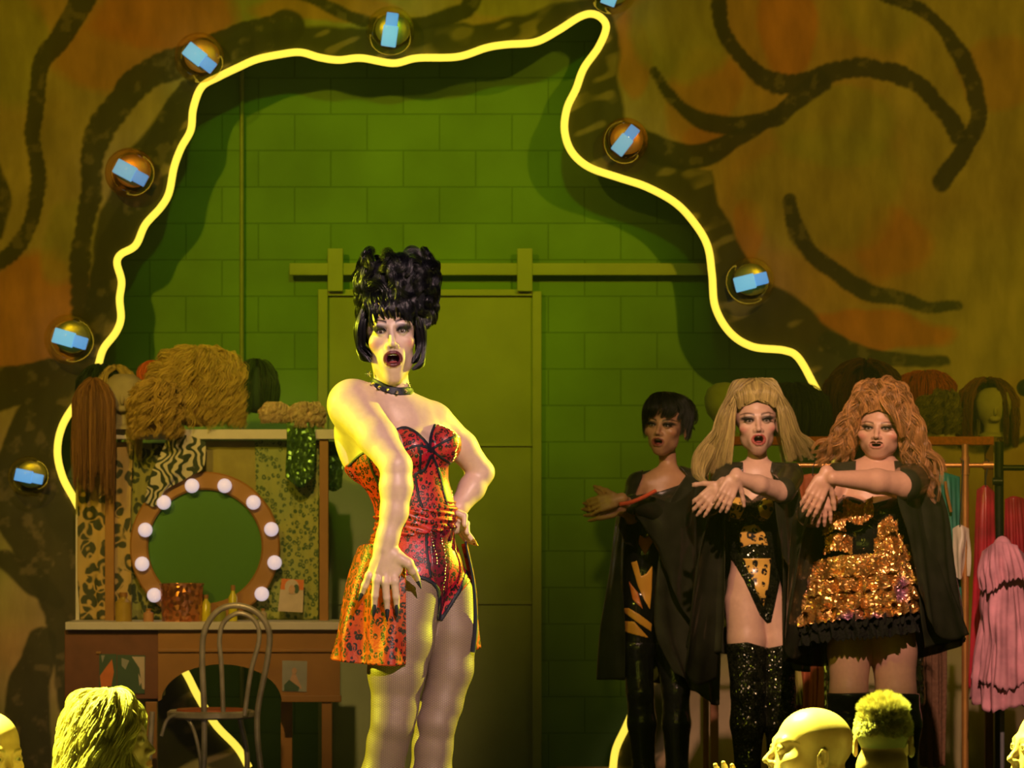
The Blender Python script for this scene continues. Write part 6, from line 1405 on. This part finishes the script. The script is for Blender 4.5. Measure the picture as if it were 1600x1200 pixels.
# ================================================================ people watching from below the stage
DA = 9.6
UA = DA / FPX
def A_(px, py, dy=0.0, D=DA): return W(px, py, D, dy)
M['hair_sunny'] = hair_mat('honey_curls', (.62, .50, .22), .45, .4); M['hair_grey'] = hair_mat('short_grey_hair', (.66, .54, .30), .5, .35); M['jacket'] = plain('dark_green_jacket', (.02, .05, .02), .6); M['shirt'] = plain('dark_shirt', (.03, .03, .03), .7)
M['bench'] = plain('black_bench', (.02, .02, .02), .6)
def bust(name, label, hx, hy, R, sc, D=DA, skin=(.62, .42, .30), jaw=0.0, mouth=0.0, shoulders=.21, neckr=.055, jacket=None, wide=1.0, turn=0, head_only=False, extra=None, ytop=None, stub=0.0, lean=0.0):
    p = empty(name, (W(hx, hy, D)[0], D + .05, -.35), label, 'person', 'audience members')
    c = W(hx, hy, D); h = Head(c, R, sc, jaw=jaw, mouth=mouth, wide=wide)
    sz = c[2] - .27 * sc[2]; lo = c[2] - .9
    f = Field(axis([(c[0] - .34, c[0] + .34, .0045)]), axis([(D - .30, D + .30, .0045)]), axis([(lo, sz - .02, .009), (sz - .02, c[2] + .17, .0028)]))
    back = np.array(R) @ np.array([0, .035, 0]); t = math.radians(turn); sd = np.array([math.cos(t), math.sin(t), 0])
    nb = c + np.array([0, 0, -.25 * sc[2]]) + back * 1.2
    f.chain([c + back + (0, 0, -.06), c + back + (0, 0, -.15 * sc[2]), nb], [neckr, neckr, neckr * 1.15], .03)
    f.cone(nb + sd * shoulders * .78 - (0, 0, .035), nb - sd * shoulders * .78 - (0, 0, .035), .062, .062, .06)
    f.cone(nb + (0, 0, -.10), nb + (0, 0, -.60), .15, .145, .06); f.cone(nb + (0, 0, -.1) - sd * .07, nb + (0, 0, -.1) + sd * .07, .12, .12, .05)
    for q in (-1, 1): f.chain([nb + sd * shoulders * .86 * q - (0, 0, .05), nb + sd * shoulders * 1.05 * q - (0, .02, .30), nb + sd * shoulders * .75 * q - (0, .22, .40)], [.058, .045, .036], .03)
    tor = f.copy()
    if extra: extra(f)
    h.carve(f, .014); V, F_ = surface_net(f.d, f.ax, f.ay, f.az); C = np.zeros((len(V), 3)) + skin
    C = face_paint(h, V, C, lips=np.array(skin) * (.85, .5, .5), shadow=np.array(skin) * .8, blush=np.array(skin) * (1, .75, .7), brow=(.20, .13, .06), liner=(.08, .05, .03), strength=.6)
    if stub:
        P = h.loc(V); w = np.clip((P[:, 1] + .035) * 30, 0, 1) * np.clip((P[:, 2] + .06) * 40, 0, 1) * np.clip((.112 - P[:, 2] - .25 * np.clip(-P[:, 1], 0, 1)) * 22, 0, 1) * (np.abs(P[:, 0]) < .083); C = blend(C, w * stub, np.array(skin) * .35)
    link('body', raw_mesh('body', V, F_, True, C), M['skin'], p); eyes_of(h, p, (.08, .05, .03), False, FM)
    g = tor; g.d = g.d - .012; Z = g.az[None, None, :]; g.d = smax(g.d, (Z - (nb[2] + .035)).astype(np.float32), .01); V, F = surface_net(g.d, g.ax, g.ay, g.az); link('jacket', raw_mesh('jacket', V, F, True), jacket or M['shirt'], p)
    return p, h
def faceyaw(y): return rot(y)
# woman with curly hair in profile, looking to the right
pw, hw_ = bust('person', 'audience woman with bright curly hair in profile, bottom left', 178, 1160, rot(86, 6, 0), (.92, .92, .93), mouth=.0)
G = []; q_ = np.random.default_rng(51)
for i in range(150):
    a = q_.uniform(-2.55, 2.55); sa, ca = math.sin(a), -math.cos(a)   # a measured from the back of the head
    a0 = math.pi - abs(a) if False else a; e1 = q_.uniform(0, 1)
    P = [(.012 * sa, -.03 + .03 * e1, .130 + .006 * e1), (.058 * sa, .015 + .070 * math.cos(a), .120 + .012 * e1), (.094 * sa, .02 + .108 * math.cos(a), .05), (.104 * sa * (1 + .1 * e1), .025 + .125 * math.cos(a), -.04), (.108 * sa * (1 + .15 * e1), .03 + .135 * math.cos(a), -.12), (.100 * sa * (1 + .1 * e1), .035 + .13 * math.cos(a), -.19 - .06 * e1)]
    if abs(a) > 1.9: P[3] = (.094 * sa + math.copysign(.012, sa), .0 + .05 * math.cos(a), -.035)
    G.append(hw_.ww(curl(np.array(P), q_.uniform(.009, .019), q_.uniform(2.0, 4.0), q_.uniform(0, 6.28), 40, .013)))
hair_obj('hair', G, .011, M['hair_sunny'], pw, n=22, thick=.0007, jit=1.6, seed=52, prof=lambda t: .45 + .55 * np.sin(np.pi * np.clip(t, 0, 1)))
MB().ball(hw_.w((0, .026, .034)), np.array((.080, .098, .092)) * hw_.sc, 24, 16, R=hw_.R).build('hair_base', plain('honey_base', (.30, .24, .10), .8), pw)
# bald man cut by the left edge
bust('person', 'bald audience man cut by the bottom left corner', -14, 1180, rot(40, -4, 0), (.98, 1.0, .98), D=9.9, skin=(.66, .42, .28), turn=40)
# shaven man clapping, face to the left and tipped up
def claps(f):
    pass
pm, hm_ = bust('person', 'shaven headed audience man in profile, hands raised, bottom right', 1264, 1176, rot(-78, 8, 0), (1.04, 1.09, 1.04), D=10.0, skin=(.58, .38, .26), stub=.75, mouth=.003, wide=1.08, turn=-70, neckr=.066)
f = Field(axis([(A_(1085, 0)[0], A_(1230, 0)[0], .0026)]), axis([(DA - .34, DA + .06, .003)]), axis([(A_(0, 1330)[2], A_(0, 1165)[2], .0026)]))
f.chain([A_(1215, 1330, -.10), A_(1138, 1276, -.16)], [.042, .030], .02); hand(f, A_(1138, 1276, -.16), (-.12, .0, 1), (1, -.3, .1), .86, (10, 16, 14), 7, nflip=1)
f.chain([A_(1225, 1340, -.20), A_(1190, 1288, -.24)], [.042, .030], .02); hand(f, A_(1190, 1288, -.24), (-.10, .0, 1), (-.9, -.4, .1), .86, (12, 18, 14), 6, nflip=-1)
V, F_ = surface_net(f.d, f.ax, f.ay, f.az); link('hand', raw_mesh('hand', V, F_, True, np.zeros((len(V), 3)) + (.58, .38, .26)), M['skin'], pm)
# grey haired man seen from behind
pgm, hg = bust('person', 'audience man with spiky grey hair seen from behind, bottom right', 1381, 1158, rot(168, 0, 0), (.82, .88, .88), D=8.85, skin=(.60, .36, .24), jacket=M['jacket'], neckr=.060)
G = []; q_ = np.random.default_rng(61)
for i in range(1500):
    a = q_.uniform(-math.pi, math.pi); ph = math.acos(1 - q_.uniform(0, 1) ** .9 * 1.15); nrm = np.array([math.sin(ph) * math.sin(a), math.sin(ph) * math.cos(a), math.cos(ph)])
    if nrm[1] < -.55 and nrm[2] < .55: continue
    if nrm[2] < -.12 and nrm[1] < .3: continue
    p0 = np.array([0, .012, .030]) + nrm * (.074, .092, .082); ln = (.022 if nrm[2] > .55 else .009) * q_.uniform(.7, 1.2); up = nrm + np.array([q_.normal(0, .35), q_.normal(0, .3) - .2, .5 * (nrm[2] > .3) - .6 * (nrm[2] <= .3)]); up /= np.linalg.norm(up)
    G.append(hg.ww(np.array([p0 - nrm * .003, p0 + up * ln * .5 + nrm * .002, p0 + up * ln])))
hair_obj('hair', G, .0050, M['hair_grey'], pgm, n=9, thick=.00055, jit=.8, seed=62, prof=lambda t: .6 + .6 * t)
MB().ball(hg.w((0, .014, .032)), np.array((.0755, .0935, .084)) * hg.sc, 24, 16, R=hg.R).build('hair_base', plain('grey_stubble', (.30, .26, .16), .8), pgm)
MB().tube(spline([hg.w((.07, .075, -.175)), hg.w((0, .105, -.165)), hg.w((-.07, .075, -.175))], 20), .016, 10).build('collar', M['jacket'], pgm)
# person cut by the right edge
bust('person', 'audience person in profile cut by the bottom right corner', 1636, 1172, rot(-70, 6, 0), (.96, 1.0, .98), D=9.9, skin=(.60, .38, .26), mouth=.0, turn=-60)
b = MB()
for x in (-14, 178, 1264, 1380, 1636):
    pass
# ================================================================ thin stage haze between the star and the back wall
hm_, nt, b_ = new_mat('stage_haze'); nt.nodes.remove(b_); vs = nt.nodes.new('ShaderNodeVolumeScatter'); vs.inputs['Density'].default_value = .008; vs.inputs['Anisotropy'].default_value = .2; vs.inputs['Color'].default_value = (.9, 1, .6, 1)
L(nt, vs.outputs[0], nt.nodes['Material Output'].inputs['Volume'])
o = MB().box((0, 16.25, 2.3), (6.9, 6.6, 4.5)).build('stage_haze', hm_, None, False); setp(o, 'thin greenish haze hanging over the stage behind the star', 'haze', kind='stuff')
